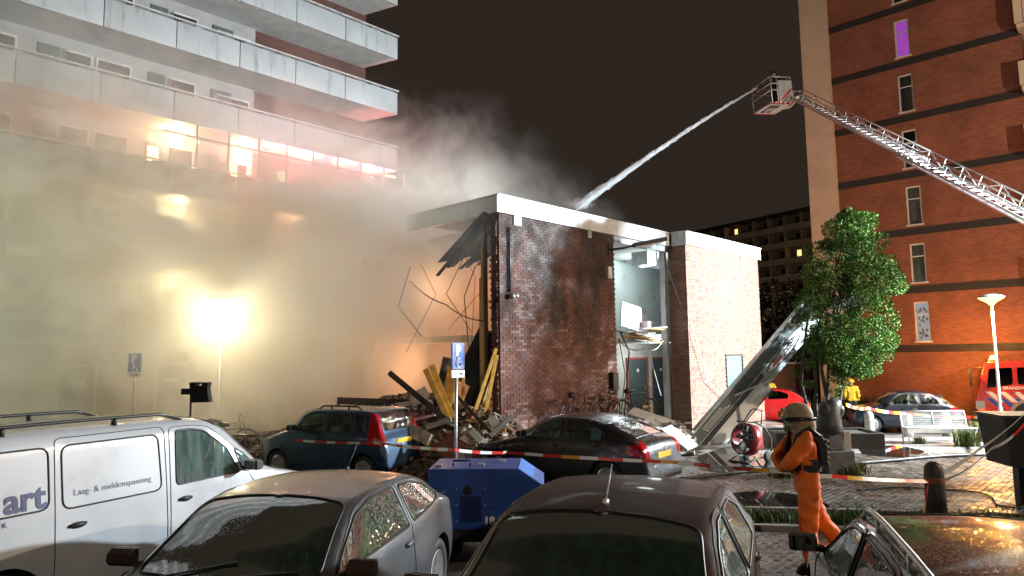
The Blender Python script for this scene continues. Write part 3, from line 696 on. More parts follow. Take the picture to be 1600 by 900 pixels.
# ------------------------------------------------------------------ right hand brick tower
BO = Vector((19.15, 32.1, 0))                          # frame: local x runs along -D2 (towards the camera), local y along D1 (into the tower)
rt = thing('brick_tower', 'tall red brick end wall with dark bands, narrow windows and a beige corner pier', 'building', BO, math.atan2(-.690, .724))
XA, XB = -3.35, 4.6
MB().b2(XA, -.33, 0, 9, -1, 34).build('wall', 'tower_brick', rt); MB().b2(.33, XB, 0, 9, -1, 34).build('wall', 'tower_brick', rt)
bz = [2.62+2.76*i for i in range(11)]
for za, zb in zip([-1.0]+[z+2.19 for z in bz], [z+.30 for z in bz]+[34]): MB().b2(-.33, .33, 0.0, 9, za, zb).build('spandrel', 'tower_brick', rt)
MB().b2(XA-1.3, XA, -.42, 8, -1, 34).build('corner_pier', 'beige', rt)
S2 = 2.76; bands = [2.62+S2*i for i in range(11)]
for z in bands:
    MB().b2(XA+.005, XB+.01, -.035, .1, z-.17, z+.17).build('floor_band', 'band', rt)
    if z < 30:
        kind = bands.index(z); y = -.02
        f = MB()
        for a in ((-.325, -.25), (.25, .325)): f.b2(a[0], a[1], .07, .13, z+.34, z+2.185)
        f.b2(-.25, .25, .07, .13, z+2.11, z+2.185); f.b2(-.25, .25, .075, .125, z+1.55, z+1.60); f.b2(-.37, .37, -.06, .13, z+.27, z+.34)
        o = f.build('window', 'white_frame', rt)
        MB().b2(-.25, .25, .095, .101, z+.34, z+2.11).build('pane', 'clear_pane', o)
        MB().b2(-.32, .32, .30, .32, z+.3, z+2.19).build('curtain', {5: 'lit_pink', 0: 'lit_pale', 3: 'dark_interior', 6: 'dark_interior'}.get(kind, 'curtain'), o)
        if kind == 0:
            pl = MB(); rnd = random.Random(5)
            for k in range(26): pl.blob((rnd.uniform(-.18, .16), .2, z+.4+rnd.random()*1.5), (.05, .012, .07), k, 5, 4)
            pl.build('window_plant', 'black_print', o)
for z in bands:                                        # balcony ends round the corner
    b = MB(); b.b2(XB-.05, XB+2.2, -.75, 1.0, z-.1, z+.08); b.build('balcony_slab', 'beige', rt)
    for k in range(7): MB().b2(XB-.1+k*.32, XB+.19+k*.32, -.82, -.74, z+.1, z+1.15).build('balcony_panel', 'beige', rt)
# ------------------------------------------------------------------ far gallery flat
FO = Vector((48, 110, 0)); ED = Vector((-.534, .845, 0))
ff = thing('gallery_flat', 'dark distant flat with rows of galleries and a few lit windows', 'building', FO, math.atan2(.845, -.534)+PI)
# local x runs back towards the camera side (right in the picture), local y away from the camera
MB().b2(-70, 26, 0, 12, 0, 25.2).build('wall', mat('far_wall', (.16,.14,.12), .9, var=.4, vs=.3), ff)
MB().b2(-70.2, 26.2, -1.2, 12, 25.2, 25.8).build('roof', 'band', ff)
rnd = random.Random(31)
for r in range(9):
    z = .6+2.74*r
    MB().b2(-70, 26, -1.3, -1.15, z, z+1.0).build('gallery_parapet', mat('far_conc', (.34,.31,.27), .8, var=.3, vs=.4) if r == 0 else 'far_conc', ff)
    for k in range(24):
        x = 24-k*3.1
        if x < -46: continue
        m = 'dark_pane'
        lit = (r, k) in ((8, 12), (6, 7), (6, 8), (3, 14), (7, 20), (4, 20))
        f = MB(); f.b2(x-1.3, x, -.1, 0, z+1.0, z+2.3); o = f.build('window', 'dark_frame', ff)
        MB().b2(x-1.15, x-.15, -.13, -.11, z+1.1, z+2.2).build('pane', 'lit_window' if lit else 'dark_pane', o)
        MB().b2(x+.4, x+.7, -1.2, .0, z, z+2.7).build('divider', 'far_conc', ff)
# ------------------------------------------------------------------ low brick wall behind the red car
w0 = P(1150, 600, 36); w1 = P(1330, 600, 38)
dv = Vector((w1.x-w0.x, w1.y-w0.y, 0)); lw = thing('garden_wall', 'long low brick wall with pale cap behind the red car', 'wall', (w0.x, w0.y, -.45), math.atan2(dv.y, dv.x))
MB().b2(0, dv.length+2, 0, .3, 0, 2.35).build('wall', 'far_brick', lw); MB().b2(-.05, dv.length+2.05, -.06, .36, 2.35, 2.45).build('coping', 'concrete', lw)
# ================================================================== vehicles
def inpoly(x, y, poly):
    c = False; j = len(poly)-1
    for i in range(len(poly)):
        xi, yi = poly[i]; xj, yj = poly[j]
        if (yi > y) != (yj > y) and x < (xj-xi)*(y-yi)/(yj-yi+1e-12)+xi: c = not c
        j = i
    return c
def rounded(poly, r=.06, n=4):
    """round the corners of a polygon"""
    out = []; k = len(poly)
    for i in range(k):
        p = Vector(poly[i]).to_2d(); a = Vector(poly[i-1]).to_2d(); b = Vector(poly[(i+1) % k]).to_2d()
        la, lb = (a-p).length, (b-p).length; d = min(r, la*.4, lb*.4)
        A = p+(a-p)*(d/la); B = p+(b-p)*(d/lb)
        for q in range(n+1):
            t = q/n; v = A*(1-t)**2+p*(2*t*(1-t))+B*t*t; out.append((v.x, v.y))
    return out
def near(poly, x, y, closed=True):
    best = 1e9; bp = None; k = len(poly)
    for i in range(k if closed else k-1):
        ax, ay = poly[i]; bx, by = poly[(i+1) % k]; dx, dy = bx-ax, by-ay; q = dx*dx+dy*dy
        t = 0 if q == 0 else max(0, min(1, ((x-ax)*dx+(y-ay)*dy)/q)); px_, py_ = ax+dx*t, ay+dy*t
        d = (px_-x)**2+(py_-y)**2
        if d < best: best = d; bp = (px_, py_)
    return math.sqrt(best), bp
class Body:
    """car skin: sections along the length, side surface as y(x,z), top surface as z(x,t)"""
    def __init__(s, sp):
        s.sp = sp; s.L = sp['L']; s.W = sp['W']/2
        L = s.L; xc, xh, xe, xg = sp['keys']; rt = sp.get('rt', .75)
        s.top = sp['top']; s.belt = sp['belt']
        s.plan = sp.get('plan') or [(0,.70),(.05,.78),(.16,.88),(.45,.965),(1.0,1),(L-1.0,1),(L-.4,.965),(L-.12,.90),(L-.03,.84),(L,.74)]
        s.rr = [(0,.90),(.3,.92),(xc-.12,.92),(xc+.12,.87),(xh,rt),(xe,rt-.005),((xe+xg)/2,rt+.01),(xg,rt+.05),(L,.93)]
        s.crown = sp.get('crown') or [(0,.03),(.4,.05),(xc,.055),(xc+.2,.09),(xh,.045),(xe,.045),(xg,.05),(L,.02)]
        s.sill = [(0,.26),(.4,.2),(.9,.19),(L-.9,.19),(L-.4,.24),(L,.32)]
        s.cache = {}
    def X(s, x): return s.L/2-x
    def dense(s, x):
        key = round(x, 4)
        if key in s.cache: return s.cache[key]
        zt = interp(s.top, x); w_ = s.W*interp(s.plan, x); rr = interp(s.rr, x); cr = min(interp(s.crown, x), .3*zt)
        z0 = min(interp(s.sill, x), zt-.12); zr = zt-cr; zb = min(interp(s.belt, x), zr-.02)
        c = [(w_*.90, z0), (w_*.975, z0+.12*(zb-z0)), (w_, z0+.52*(zb-z0)), (w_*.955, zb), (w_*rr*1.0, zr), (w_*rr*.55, zt-cr*.27), (0, zt)]
        rad = [0, .10, .30, s.sp.get('shr', .05), s.sp.get('rlr', .07), .3, 0]
        pts = [c[0]]; marks = {}
        for i in range(1, 6):
            p, a, b = Vector(c[i]), Vector(c[i-1]), Vector(c[i+1]); la, lb = (a-p).length, (b-p).length; d = min(rad[i], la*.47, lb*.47)
            A = p+(a-p)*(d/max(la, 1e-6)); B = p+(b-p)*(d/max(lb, 1e-6))
            for q in range(7):
                t = q/6; v = A*(1-t)**2+p*(2*t*(1-t))+B*t*t; pts.append((v.x, v.y))
                if q == 3: marks[i] = len(pts)-1
        pts.append(c[6]); r = (pts, marks[3], marks[4], w_*rr); s.cache[key] = r; return r
    def side_y(s, x, z):
        pts, a, b, _ = s.dense(x); prev = pts[0]
        if z <= prev[1]: return prev[0]
        for q in pts[1:b+1]:
            if z <= q[1]:
                k = (z-prev[1])/max(q[1]-prev[1], 1e-6); return prev[0]+(q[0]-prev[0])*k
            prev = q
        return prev[0]
    def S(s, x, z, off=0, side=1): return Vector((s.X(x), side*(s.side_y(x, z)+off), z))
    def T(s, x, t, off=0):
        pts, a, b, yr = s.dense(x); y = abs(t)*yr; seg = pts[b-3:]; prev = seg[0]; z = prev[1]
        for q in seg[1:]:
            if y >= q[0]:
                k = (prev[0]-y)/max(prev[0]-q[0], 1e-6); z = prev[1]+(q[1]-prev[1])*max(0, min(1, k)); break
            prev = q; z = q[1]
        return Vector((s.X(x), math.copysign(y, t), z+off))
def resample(pts, n):
    d = [0]
    for a, b in zip(pts, pts[1:]): d.append(d[-1]+math.hypot(b[0]-a[0], b[1]-a[1]))
    out = []; j = 0
    for i in range(n+1):
        t = d[-1]*i/n
        while j < len(d)-2 and d[j+1] < t: j += 1
        k = (t-d[j])/max(d[j+1]-d[j], 1e-9); out.append((pts[j][0]+(pts[j+1][0]-pts[j][0])*k, pts[j][1]+(pts[j+1][1]-pts[j][1])*k))
    return out
def make_car(name, sp, label, loc, heading, group=None, res=1.0, z=0):
    """heading: direction the front points to (radians from +X)"""
    root = thing(name, label, sp.get('cat', 'car'), (loc[0], loc[1], z), heading, group)
    B = Body(sp); L = sp['L']; NS = int(110*res); nL, nG, nT = int(16*res)+4, int(14*res)+4, int(18*res)+4
    # stations by arc length of the top profile
    fine = [(L*i/1200, interp(B.top, L*i/1200)) for i in range(1201)]
    xs_ = [p[0] for p in resample(fine, NS)]
    nc = nL+nG+nT; grid = []
    for x in xs_:
        pts, a, b, yr = B.dense(x); col = resample(pts[:a+1], nL)+resample(pts[a:b+1], nG)[1:]+resample(pts[b:], nT)[1:]
        grid.append([[x, c[0], c[1], (c[0]/max(yr, 1e-6))] for c in col])
    polys = sp['polys']                              # name -> (kind, region, polygon)
    def cls(i, j):
        q = (grid[i][j], grid[i+1][j], grid[i+1][j+1], grid[i][j+1]); reg = 'S' if j < nL+nG else 'T'
        x = sum(p[0] for p in q)/4; v = sum(p[2 if reg == 'S' else 3] for p in q)/4
        for k, (kind, rg, po) in enumerate(polys):
            if rg == reg and inpoly(x, v, po): return k
        return -1
    cl = [[cls(i, j) for j in range(nc)] for i in range(NS)]
    new = {}
    for i in range(NS+1):
        for j in range(nc+1):
            s_ = set(); regs = set()
            for a in (i-1, i):
                for b in (j-1, j):
                    if 0 <= a < NS and 0 <= b < nc: s_.add(cl[a][b]); regs.add('S' if b < nL+nG else 'T')
            if len(s_) < 2 or len(regs) > 1 or j in (nc,): continue
            reg = regs.pop(); p = grid[i][j]; v = p[2] if reg == 'S' else p[3]; best = (1e9, None)
            for k in s_:
                if k >= 0 and polys[k][1] == reg:
                    po = polys[k][2]; sc_ = 1 if reg == 'S' else B.W*.75
                    d, q = near([(a_, b_*sc_) for a_, b_ in po], p[0], v*sc_)
                    if d < best[0]: best = (d, (q[0], q[1]/sc_))
            if best[1] and best[0] < .08: new[(i, j)] = (best[1], reg)
    pos = {}
    for i in range(NS+1):
        for j in range(nc+1):
            p = grid[i][j]
            if (i, j) in new:
                (qx, qv), reg = new[(i, j)]
                v = B.S(qx, qv) if reg == 'S' else B.T(qx, max(0, qv)); pos[(i, j)] = (v.x, v.y, v.z)
            else: pos[(i, j)] = (B.X(p[0]), p[1], p[2])
    groups = {}
    for i in range(NS):
        for j in range(nc):
            k = cl[i][j]; kind = polys[k][0] if k >= 0 else 'body'
            if kind == 'hole': continue
            for side in (1, -1):
                key = ('body',) if k < 0 else (k, side if polys[k][1] == 'S' or kind in ('taillight', 'headlight') else 0)
                idx = [(i, j), (i, j+1), (i+1, j+1), (i+1, j)]
                if side < 0: idx.reverse()
                groups.setdefault(key, []).append([(a, b, side if b < nc else 1) for a, b in idx])
    objs = {}; doors = {}
    for key, faces in groups.items():
        mb = MB(); vi = {}
        fs = []
        for f in faces:
            t = []
            for q in f:
                if q not in vi: vi[q] = len(mb.v); x, y, zz = pos[q[:2]]; mb.v.append((x, y*q[2], zz))
                t.append(vi[q])
            fs.append(tuple(t))
        mb.f = fs; mb.mi = [0]*len(fs)
        if key == ('body',):
            for i in (0, NS):
                ring = [vi.get((i, j, 1)) for j in range(nc+1)]+[vi.get((i, j, -1)) for j in range(nc-1, -1, -1)]
                if None not in ring: mb.f.append(tuple(ring)); mb.mi.append(0)
            o = mb.build('body', sp['paint'], root, smooth=True)
        else:
            kind = polys[key[0]][0]; mt_ = sp['mats'].get(kind, sp['paint'])
            par = root
            o = mb.build(kind, mt_, par, smooth=True)
            if kind == 'door': doors[(key[0], key[1])] = o
        objs[key] = o
    # window rubber and door seams
    for k, (kind, rg, po) in enumerate(polys):
        r_ = {'side_window': .011, 'windscreen': .013, 'rear_window': .013, 'door': .0045, 'panel': .009, 'hatch': .005, 'bonnet': .005, 'taillight': .004}.get(kind)
        if not r_: continue
        po2 = []
        for a, b in zip(po, po[1:]+po[:1]):
            n = max(1, int(math.hypot(b[0]-a[0], b[1]-a[1])/.06))
            for q in range(n): po2.append((a[0]+(b[0]-a[0])*q/n, a[1]+(b[1]-a[1])*q/n))
        if rg == 'S':
            for side in (1, -1):
                pts = [B.S(x, zz, .001, side) for x, zz in po2]
                MB().tube(pts+[pts[0]], r_, 5, False).build('seal' if kind.endswith('window') else 'seam', sp['mats'].get('trim', 'black_plastic') if kind.endswith('window') else 'black_print', objs.get((k, side), root), smooth=True)
        else:
            pts = [B.T(x, t, .001) for x, t in po2 if t > .004]
            full = [p for p in pts]+[Vector((p.x, -p.y, p.z)) for p in reversed(pts)]
            if kind in ('windscreen', 'rear_window', 'hatch', 'bonnet'):
                MB().tube(full+[full[0]], r_, 5, False).build('seal' if kind != 'bonnet' else 'seam', 'black_plastic', objs.get((k, 0), root), smooth=True)
    for (k, side), d in doors.items():
        hx, hz = sp['handles'][[q for q in range(len(polys)) if polys[q][0] == 'door'].index(k)]
        p = B.S(hx, hz, .018, side); e = B.S(hx-.17, hz+.004, .018, side)
        mb = MB(); mb.tube([p-Vector((0, side*.02, 0)), p+Vector((.02, 0, 0)), e-Vector((.02, 0, 0)), e-Vector((0, side*.02, 0))], [.012, .017, .017, .012], 8); mb.build('handle', sp.get('handle_mat', sp['paint']), d, smooth=True)
        mb = MB(); c = B.S(hx-.085, hz-.004, .002, side); mb.blob(c, (.085, .008, .032), 1, 10, 6, 0); mb.build('handle_recess', 'black_print', d, smooth=True)
    # wheels, arches, floor
    xf, xr, wr = sp['wheels']
    rim_m = sp.get('rim', 'rim')
    for xw in (xf, xr):
        for side in (1, -1):
            yo = B.side_y(xw, wr+.1)-.03
            c = Vector((B.X(xw), side*yo, wr)); mt_ = Matrix.Translation(c) @ Matrix.Rotation(-side*PI/2, 4, 'X')
            t_ = .19; ri = wr*.66
            wh = MB().lathe([(ri, -t_), (wr*.93, -t_+.005), (wr, -t_+.03), (wr, -.03), (wr*.96, -.008), (wr*.8, .002), (ri, -.01), (ri-.02, -.05), (ri-.02, -t_)], 36, mt_).build('wheel', 'rubber', root, smooth=True)
            rm = MB(); rm.lathe([(ri+.006, -.012), (ri-.012, -.006), (ri-.03, -.03), (ri-.035, -.10), (.02, -.10)], 36, mt_)
            ns = sp.get('spokes', 5)
            for q in range(ns):
                a = 2*PI*q/ns
                for da in ((-.10, .10) if ns <= 6 else (0,)):
                    p0 = mt_ @ Vector((.04*math.cos(a), .04*math.sin(a), -.03)); p1 = mt_ @ Vector(((ri-.02)*math.cos(a+da), (ri-.02)*math.sin(a+da), -.022)); rm.bar(p0, p1, .035 if ns > 6 else .04, .03, up=mt_.to_3x3() @ Vector((0, 0, 1)))
            rm.lathe([(.07, -.03), (.06, -.01), (0, -.005)], 16, mt_)
            rm.build('rim', rim_m, wh)
            MB().lathe([(ri*.75, -.105), (ri*.75, -.09), (.02, -.09)], 24, mt_).build('brake_disc', 'steel', wh)
            ar = MB(); ra = wr+.055; n = 20; vs = []
            for q in range(n+1):
                a = -.25+(PI+.5)*q/n; x_, z_ = math.cos(a)*ra, wr+math.sin(a)*ra
                vs.append((c.x+x_, side*(B.side_y(xw-x_*.999, max(z_, .2))-.004), z_)); vs.append((c.x+x_, side*(yo-.30), z_))
            f_ = [(2*q, 2*q+1, 2*q+3, 2*q+2) for q in range(n)]; f_.append(tuple(2*q+1 for q in range(n+1)))
            ar.add(vs, f_); ar.build('wheel_arch', 'black_plastic', root, smooth=False)
    MB().b2(B.X(L-.35), B.X(.35), -B.W*.78, B.W*.78, .17, .32).build('underbody', 'black_plastic', root)
    # cabin
    xc, xh, xe, xg = sp['keys']; hb = interp(B.belt, xh)
    MB().b2(B.X(xg-.05), B.X(xc-.1), -B.W*.8, B.W*.8, .33, .36).build('cabin_floor', 'dark_interior', root)
    dsh = MB(); dsh.prism([(B.X(xc-.05), .4), (B.X(xc-.05), hb-.06), (B.X(xc+.25), hb+.0), (B.X(xc+.5), hb-.06), (B.X(xc+.55), .6)], -B.W*.84, B.W*.84); dash = dsh.build('dashboard', 'dark_interior', root)
    sx = xh+.15
    rows = sp.get('rows', 2)
    for row in range(rows):
        for y in (-.36, .36):
            s_ = MB(); X0 = B.X(sx+.15+row*.85)
            s_.prism([(X0-.02, .45), (X0+.5, .5), (X0+.5, .62), (X0+.02, .60), (X0-.18, hb+.14), (X0-.28, hb+.12), (X0-.12, .5)], y-.24, y+.24)
            st = s_.build('seat', 'seat_cloth', root, bevel=.03)
            MB().box((X0-.27, y, hb+.27), (.09, .26, .17), Matrix.Rotation(-.15, 3, 'Y')).build('headrest', 'seat_cloth', st, bevel=.03)
    swm = Matrix.Translation((B.X(xc+.62), .36, hb-.0)) @ Matrix.Rotation(R(65), 4, 'Y')
    sw = MB(); ring = [swm @ Vector((.185*math.cos(2*PI*q/20), .185*math.sin(2*PI*q/20), 0)) for q in range(21)]; sw.tube(ring, .016, 6, False); sw.bar(ring[0], ring[10], .03); sw.build('steering_wheel', 'black_plastic', dash, smooth=True)
    # door mirrors
    mx, mz = sp['mirror']
    for side in (1, -1):
        p = B.S(mx, mz, 0, side); mb = MB(); mb.tube([p, p+Vector((-.02, side*.08, .01))], .03, 8)
        c = p+Vector((-.0, side*.16, .05)); mb.prism([(c.x-.055, c.z-.062), (c.x-.06, c.z+.055), (c.x+.0, c.z+.066), (c.x+.05, c.z+.035), (c.x+.062, c.z-.02), (c.x+.03, c.z-.06)], c.y-.10, c.y+.10)
        o = mb.build('mirror', sp.get('mirror_mat', sp['paint']), root, bevel=.032)
        MB().box(c+Vector((-.068, 0, 0)), (.012, .17, .115)).build('mirror_glass', 'mirror', o, bevel=.004)
    # wipers on the screen
    wp = MB()
    for y0, y1 in ((.1, .8), (-.55, .12)):
        a = B.T(xc+.03, y0, .015); b = B.T(xc+.16, y1 if y1 < .75 else .75, .018); wp.bar(a, b, .018, .012)
    wp.build('wiper', 'black_plastic', root)
    if sp.get('antenna'):
        ax, lean = sp['antenna']; p = B.T(ax, 0); mb = MB(); mb.blob(p+Vector((0, 0, .01)), (.045, .02, .022), 1, 8, 6, 0); mb.tube([p+Vector((0, 0, .01)), p+Vector((-.24*lean, 0, .22))], [.006, .003], 6); mb.build('antenna', sp.get('ant_mat', 'black_plastic'), root, smooth=True)
    for xa, xb, t in sp.get('rails', ()):
        for side in (1, -1):
            n = 10; pts = []
            for q in range(n+1):
                x = xa+(xb-xa)*q/n; p = B.T(x, side*t); h = .07 if 0 < q < n else .0; pts.append(p+Vector((0, 0, h)))
            rl = MB(); rl.tube(pts, .018, 8)
            for q in (3, 7): rl.bar(pts[q], pts[q]-Vector((0, 0, .08)), .05, .03)
            rl.build('roof_rail', sp.get('rail_mat', 'black_plastic'), root, smooth=True)
    if sp.get('plate'):
        px_, ph = sp['plate']; p = B.T(px_, 0); mb = MB(); mb.box((p.x-.012, 0, ph), (.012, .52, .11)); o = mb.build('number_plate', 'plate_yellow', root)
    return root, B
def circ(x, z, r, n=40): return [(x+r*math.cos(2*PI*i/n), z+r*math.sin(2*PI*i/n)) for i in range(n)]
def spec(L, W, keys, top, belt, wheels, swin, wind, rear, doors, handles, lights, paint_m, mats=None, **kw):
    xf, xr, wr = wheels; po = [('hole', 'S', circ(xf, wr, wr+.055)), ('hole', 'S', circ(xr, wr, wr+.055))]
    po += [('side_window', 'S', rounded(q, .05)) for q in swin]
    po += [('windscreen', 'T', rounded(wind, .12))]
    if rear: po += [('rear_window', 'T', rounded(rear, .05))]
    po += lights+[('door', 'S', rounded(q, .07)) for q in doors]+kw.pop('extra', [])
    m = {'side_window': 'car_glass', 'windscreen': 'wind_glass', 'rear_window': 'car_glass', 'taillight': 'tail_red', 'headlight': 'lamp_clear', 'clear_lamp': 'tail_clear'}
    m.update(mats or {}); d = dict(L=L, W=W, keys=keys, top=top, belt=belt, wheels=wheels, polys=po, handles=handles, paint=paint_m, mats=m); d.update(kw); return d
def wsh(xc, xh, lim=.93): return [(xc+.02, -.01), (xc+.05, .5), (xc+.13, lim), (xh-.05, lim-.01), (xh-.01, .5), (xh, -.01)]
# paints
paint('paint_grey', (.105,.11,.12), .36, .5, .45, coat=.8, dust=((.085,.062,.045), 1.2, .5))
paint('paint_brown', (.040,.024,.021), .6, .0, .4, coat=.10, spec=.15, dust=((.065,.036,.028), 1.4, .46))
paint('paint_black', (.014,.013,.013), .3, .2, .4)
paint('paint_corner', (.022,.02,.016), .26, .2, 1.0, 62)
paint('paint_blue', (.016,.05,.10), .34, .35, .4)
paint('paint_navy', (.006,.009,.02), .28, .3, .3)
paint('paint_red', (.5,.012,.012), .28, .1, .2)
paint('paint_white', (.50,.52,.55), .3, 0, .15, 60, dust=((.60,.62,.66), 2.0, .6))
paint('paint_white_clean', (.53,.55,.58), .3, 0, .1, 60)
mats_fg = {'side_window': 'wet_glass2'}
# ---- silver-grey three door hatchback, near left
s1 = spec(4.29, 1.77, (1.0, 1.85, 3.42, 4.0),
    [(0,.48),(.03,.62),(.12,.70),(.45,.83),(.8,.92),(1.0,.975),(1.4,1.2),(1.75,1.36),(1.95,1.405),(2.5,1.435),(3.1,1.405),(3.45,1.33),(3.8,1.17),(4.05,1.02),(4.18,.96),(4.24,.80),(4.275,.55),(4.29,.42)],
    [(0,.66),(1.2,.93),(2.2,.955),(3.4,1.03),(4.0,1.0),(4.29,.9)], (.90, 3.50, .335),
    [[(1.26,.975),(1.8,1.275),(2.1,1.335),(2.62,1.345),(2.66,.995)], [(2.76,1.01),(2.73,1.335),(3.05,1.315),(3.35,1.245),(3.62,1.11),(3.55,1.075)]],
    wsh(1.0, 1.88), [(3.50,-.01),(3.49,.82),(3.95,.84),(3.98,-.01)],
    [[(1.32,.28),(1.16,.86),(1.22,.96),(1.8,1.31),(2.1,1.37),(2.69,1.375),(2.72,.28)]], [(2.66,.86)],
    [('taillight', 'S', rounded([(3.98,.86),(3.98,1.0),(4.3,1.0),(4.3,.72)], .04)), ('headlight', 'S', rounded([(.02,.60),(.1,.72),(.62,.82),(.55,.70)], .04))],
    'paint_grey', mats_fg, antenna=(3.15, 1.0), mirror=(1.30, .97), mirror_mat='paint_brown', spokes=5, extra=[('bonnet', 'T', [(.2,-.01),(.2,.8),(.92,.9),(.94,-.01)])])
rear_w = Vector((-.79, 7.2)); h1 = math.atan2(-.98, -.198); f1 = Vector((-.198, -.98))
lat = Vector((-f1.y, f1.x))                           # the car's left
cen = rear_w+f1*(3.50-4.29/2)-lat*(.83)
make_car('parked_car', s1, 'silver grey three door hatchback seen over its windscreen, beside the white van', cen, h1, res=1.0)
# ---- brown-black hatchback with front roof antenna, near centre
s2 = spec(4.03, 1.72, (1.05, 1.80, 3.35, 3.82),
    [(0,.5),(.03,.64),(.12,.73),(.45,.86),(.85,.95),(1.05,1.0),(1.4,1.2),(1.72,1.39),(1.95,1.44),(2.4,1.475),(2.9,1.455),(3.35,1.385),(3.6,1.25),(3.82,1.06),(3.93,.97),(3.99,.75),(4.01,.55),(4.03,.42)],
    [(0,.68),(1.05,.95),(2,.97),(3.2,1.04),(3.8,1.04),(4.03,.9)], (.78, 3.32, .32),
    [[(1.32,.995),(1.75,1.275),(2.0,1.36),(2.22,1.375),(2.26,1.01)], [(2.34,1.01),(2.30,1.375),(2.75,1.36),(3.02,1.27),(3.06,1.06)]],
    wsh(1.05, 1.84), [(3.42,-.01),(3.41,.85),(3.74,.86),(3.76,-.01)],
    [[(1.26,.28),(1.2,.88),(1.28,.98),(1.72,1.31),(2.0,1.4),(2.27,1.405),(2.31,.28)], [(2.32,.28),(2.28,1.405),(2.78,1.39),(3.08,1.28),(3.12,.8),(2.95,.6),(2.9,.28)]], [(2.2,.88), (3.05,.92)],
    [('taillight', 'S', rounded([(3.72,.82),(3.66,1.0),(4.0,1.03),(4.05,.80)], .05)), ('headlight', 'S', rounded([(.02,.62),(.1,.75),(.66,.86),(.6,.72)], .04))],
    'paint_brown', {'side_window': 'wet_glass'}, antenna=(1.98, .8), ant_mat='galv', mirror=(1.28, 1.0), spokes=6, extra=[('bonnet', 'T', [(.2,-.01),(.2,.8),(.96,.9),(.98,-.01)])])
f2 = Vector((-math.sin(R(21)), -math.cos(R(21)))); lat = Vector((-f2.y, f2.x))
cen = (Vector((2.02, 6.0))-lat*.80+f2*(4.03/2-.1))+Vector((.04, .28))
car2, _ = make_car('parked_car', s2, 'dark brown hatchback in the centre foreground with a whip antenna above its windscreen', cen, math.atan2(f2.y, f2.x), res=1.0); car2.scale = (1.08, 1.08, 1.045)
# ---- dark estate cut off by the lower right corner, front away from the camera
s3 = spec(4.5, 1.77, (1.15, 1.95, 3.95, 4.35),
    [(0,.5),(.03,.64),(.12,.72),(.5,.85),(.95,.94),(1.15,.99),(1.5,1.19),(1.85,1.37),(2.1,1.425),(2.6,1.46),(3.3,1.45),(3.95,1.40),(4.2,1.2),(4.38,1.0),(4.45,.8),(4.48,.55),(4.5,.42)],
    [(0,.68),(1.15,.93),(2.2,.96),(3.6,1.0),(4.5,.95)], (.85, 3.5, .33),
    [[(1.42,.985),(1.9,1.26),(2.15,1.335),(2.45,1.36),(2.48,1.0)], [(2.56,1.0),(2.53,1.36),(3.0,1.365),(3.3,1.35),(3.36,1.02)], [(3.46,1.03),(3.42,1.345),(3.85,1.30),(4.0,1.08)]],
    wsh(1.15, 1.98), [(4.02,-.01),(4.01,.85),(4.28,.86),(4.29,-.01)],
    [[(1.36,.28),(1.28,.86),(1.38,.97),(1.85,1.3),(2.15,1.37),(2.5,1.39),(2.53,.28)], [(2.54,.28),(2.51,1.39),(3.0,1.395),(3.36,1.38),(3.42,.8),(3.15,.55),(3.1,.28)]], [(2.4,.88), (3.3,.9)],
    [('taillight', 'S', [(4.2,.8),(4.2,1.0),(4.5,1.0),(4.5,.8)])], 'paint_corner', {'side_window': 'wet_glass'}, mirror=(1.45, 1.0), mirror_mat='black_plastic', rails=((2.05, 3.9, .93),), rail_mat='galv', spokes=6)
f3 = Vector((math.sin(R(17)), math.cos(R(17)))); lat = Vector((-f3.y, f3.x))
mir = P(1245, 872, 5.5); cen = Vector((mir.x, mir.y))-lat*(.885+.12)-f3*(4.5/2-1.45)
make_car('parked_car', s3, 'dark wet estate car with roof rails and drops of gold light, at lower right', cen, math.atan2(f3.y, f3.x), res=1.0)
# ---- white panel van
sv = spec(5.14, 1.93, (.95, 1.85, 4.92, 5.1),
    [(0,.6),(.02,.8),(.1,.93),(.45,1.06),(.8,1.14),(.95,1.19),(1.35,1.52),(1.7,1.77),(1.95,1.855),(2.3,1.885),(3.5,1.90),(4.85,1.885),(4.97,1.82),(5.03,1.5),(5.08,1.0),(5.12,.6),(5.14,.45)],
    [(0,.86),(.95,1.12),(1.8,1.14),(3.5,1.13),(5.14,1.1)], (.92, 4.12, .345),
    [[(1.50,1.17),(1.66,1.46),(1.98,1.70),(2.16,1.735),(2.36,1.735),(2.38,1.16)], [(1.17,1.16),(1.42,1.38),(1.56,1.46),(1.44,1.165)]],
    wsh(.95, 1.88), None,
    [[(1.36,.32),(1.20,.9),(1.36,1.14),(1.56,1.48),(1.92,1.745),(2.14,1.775),(2.44,1.775),(2.47,.32)], [(2.50,.32),(2.50,1.79),(3.66,1.79),(3.68,.32)]], [(2.36,1.0), (3.55,.98)],
    [('headlight', 'S', rounded([(.02,.72),(.1,.92),(.62,1.05),(.5,.85)], .05))], 'paint_white', {'side_window': 'wet_glass'}, mirror=(1.42, 1.2), mirror_mat='black_plastic', handle_mat='black_plastic', rt=.86, rlr=.16,
    rails=((2.2, 4.85, .87),), cat='van', rows=1, spokes=6)
sv['polys'] += [('panel', 'S', rounded([(3.72,1.17),(3.72,1.72),(4.85,1.72),(4.87,1.17)], .09))]
sv['polys'].insert(-1, ('panel', 'S', rounded([(2.56,1.14),(2.58,1.72),(3.6,1.72),(3.6,1.14)], .09)))
ip = [i for i, q in enumerate(sv['polys']) if q[0] == 'panel' and q[2][0][0] < 3.65]
pp = sv['polys'].pop(ip[0]); sv['polys'].insert(2, pp)
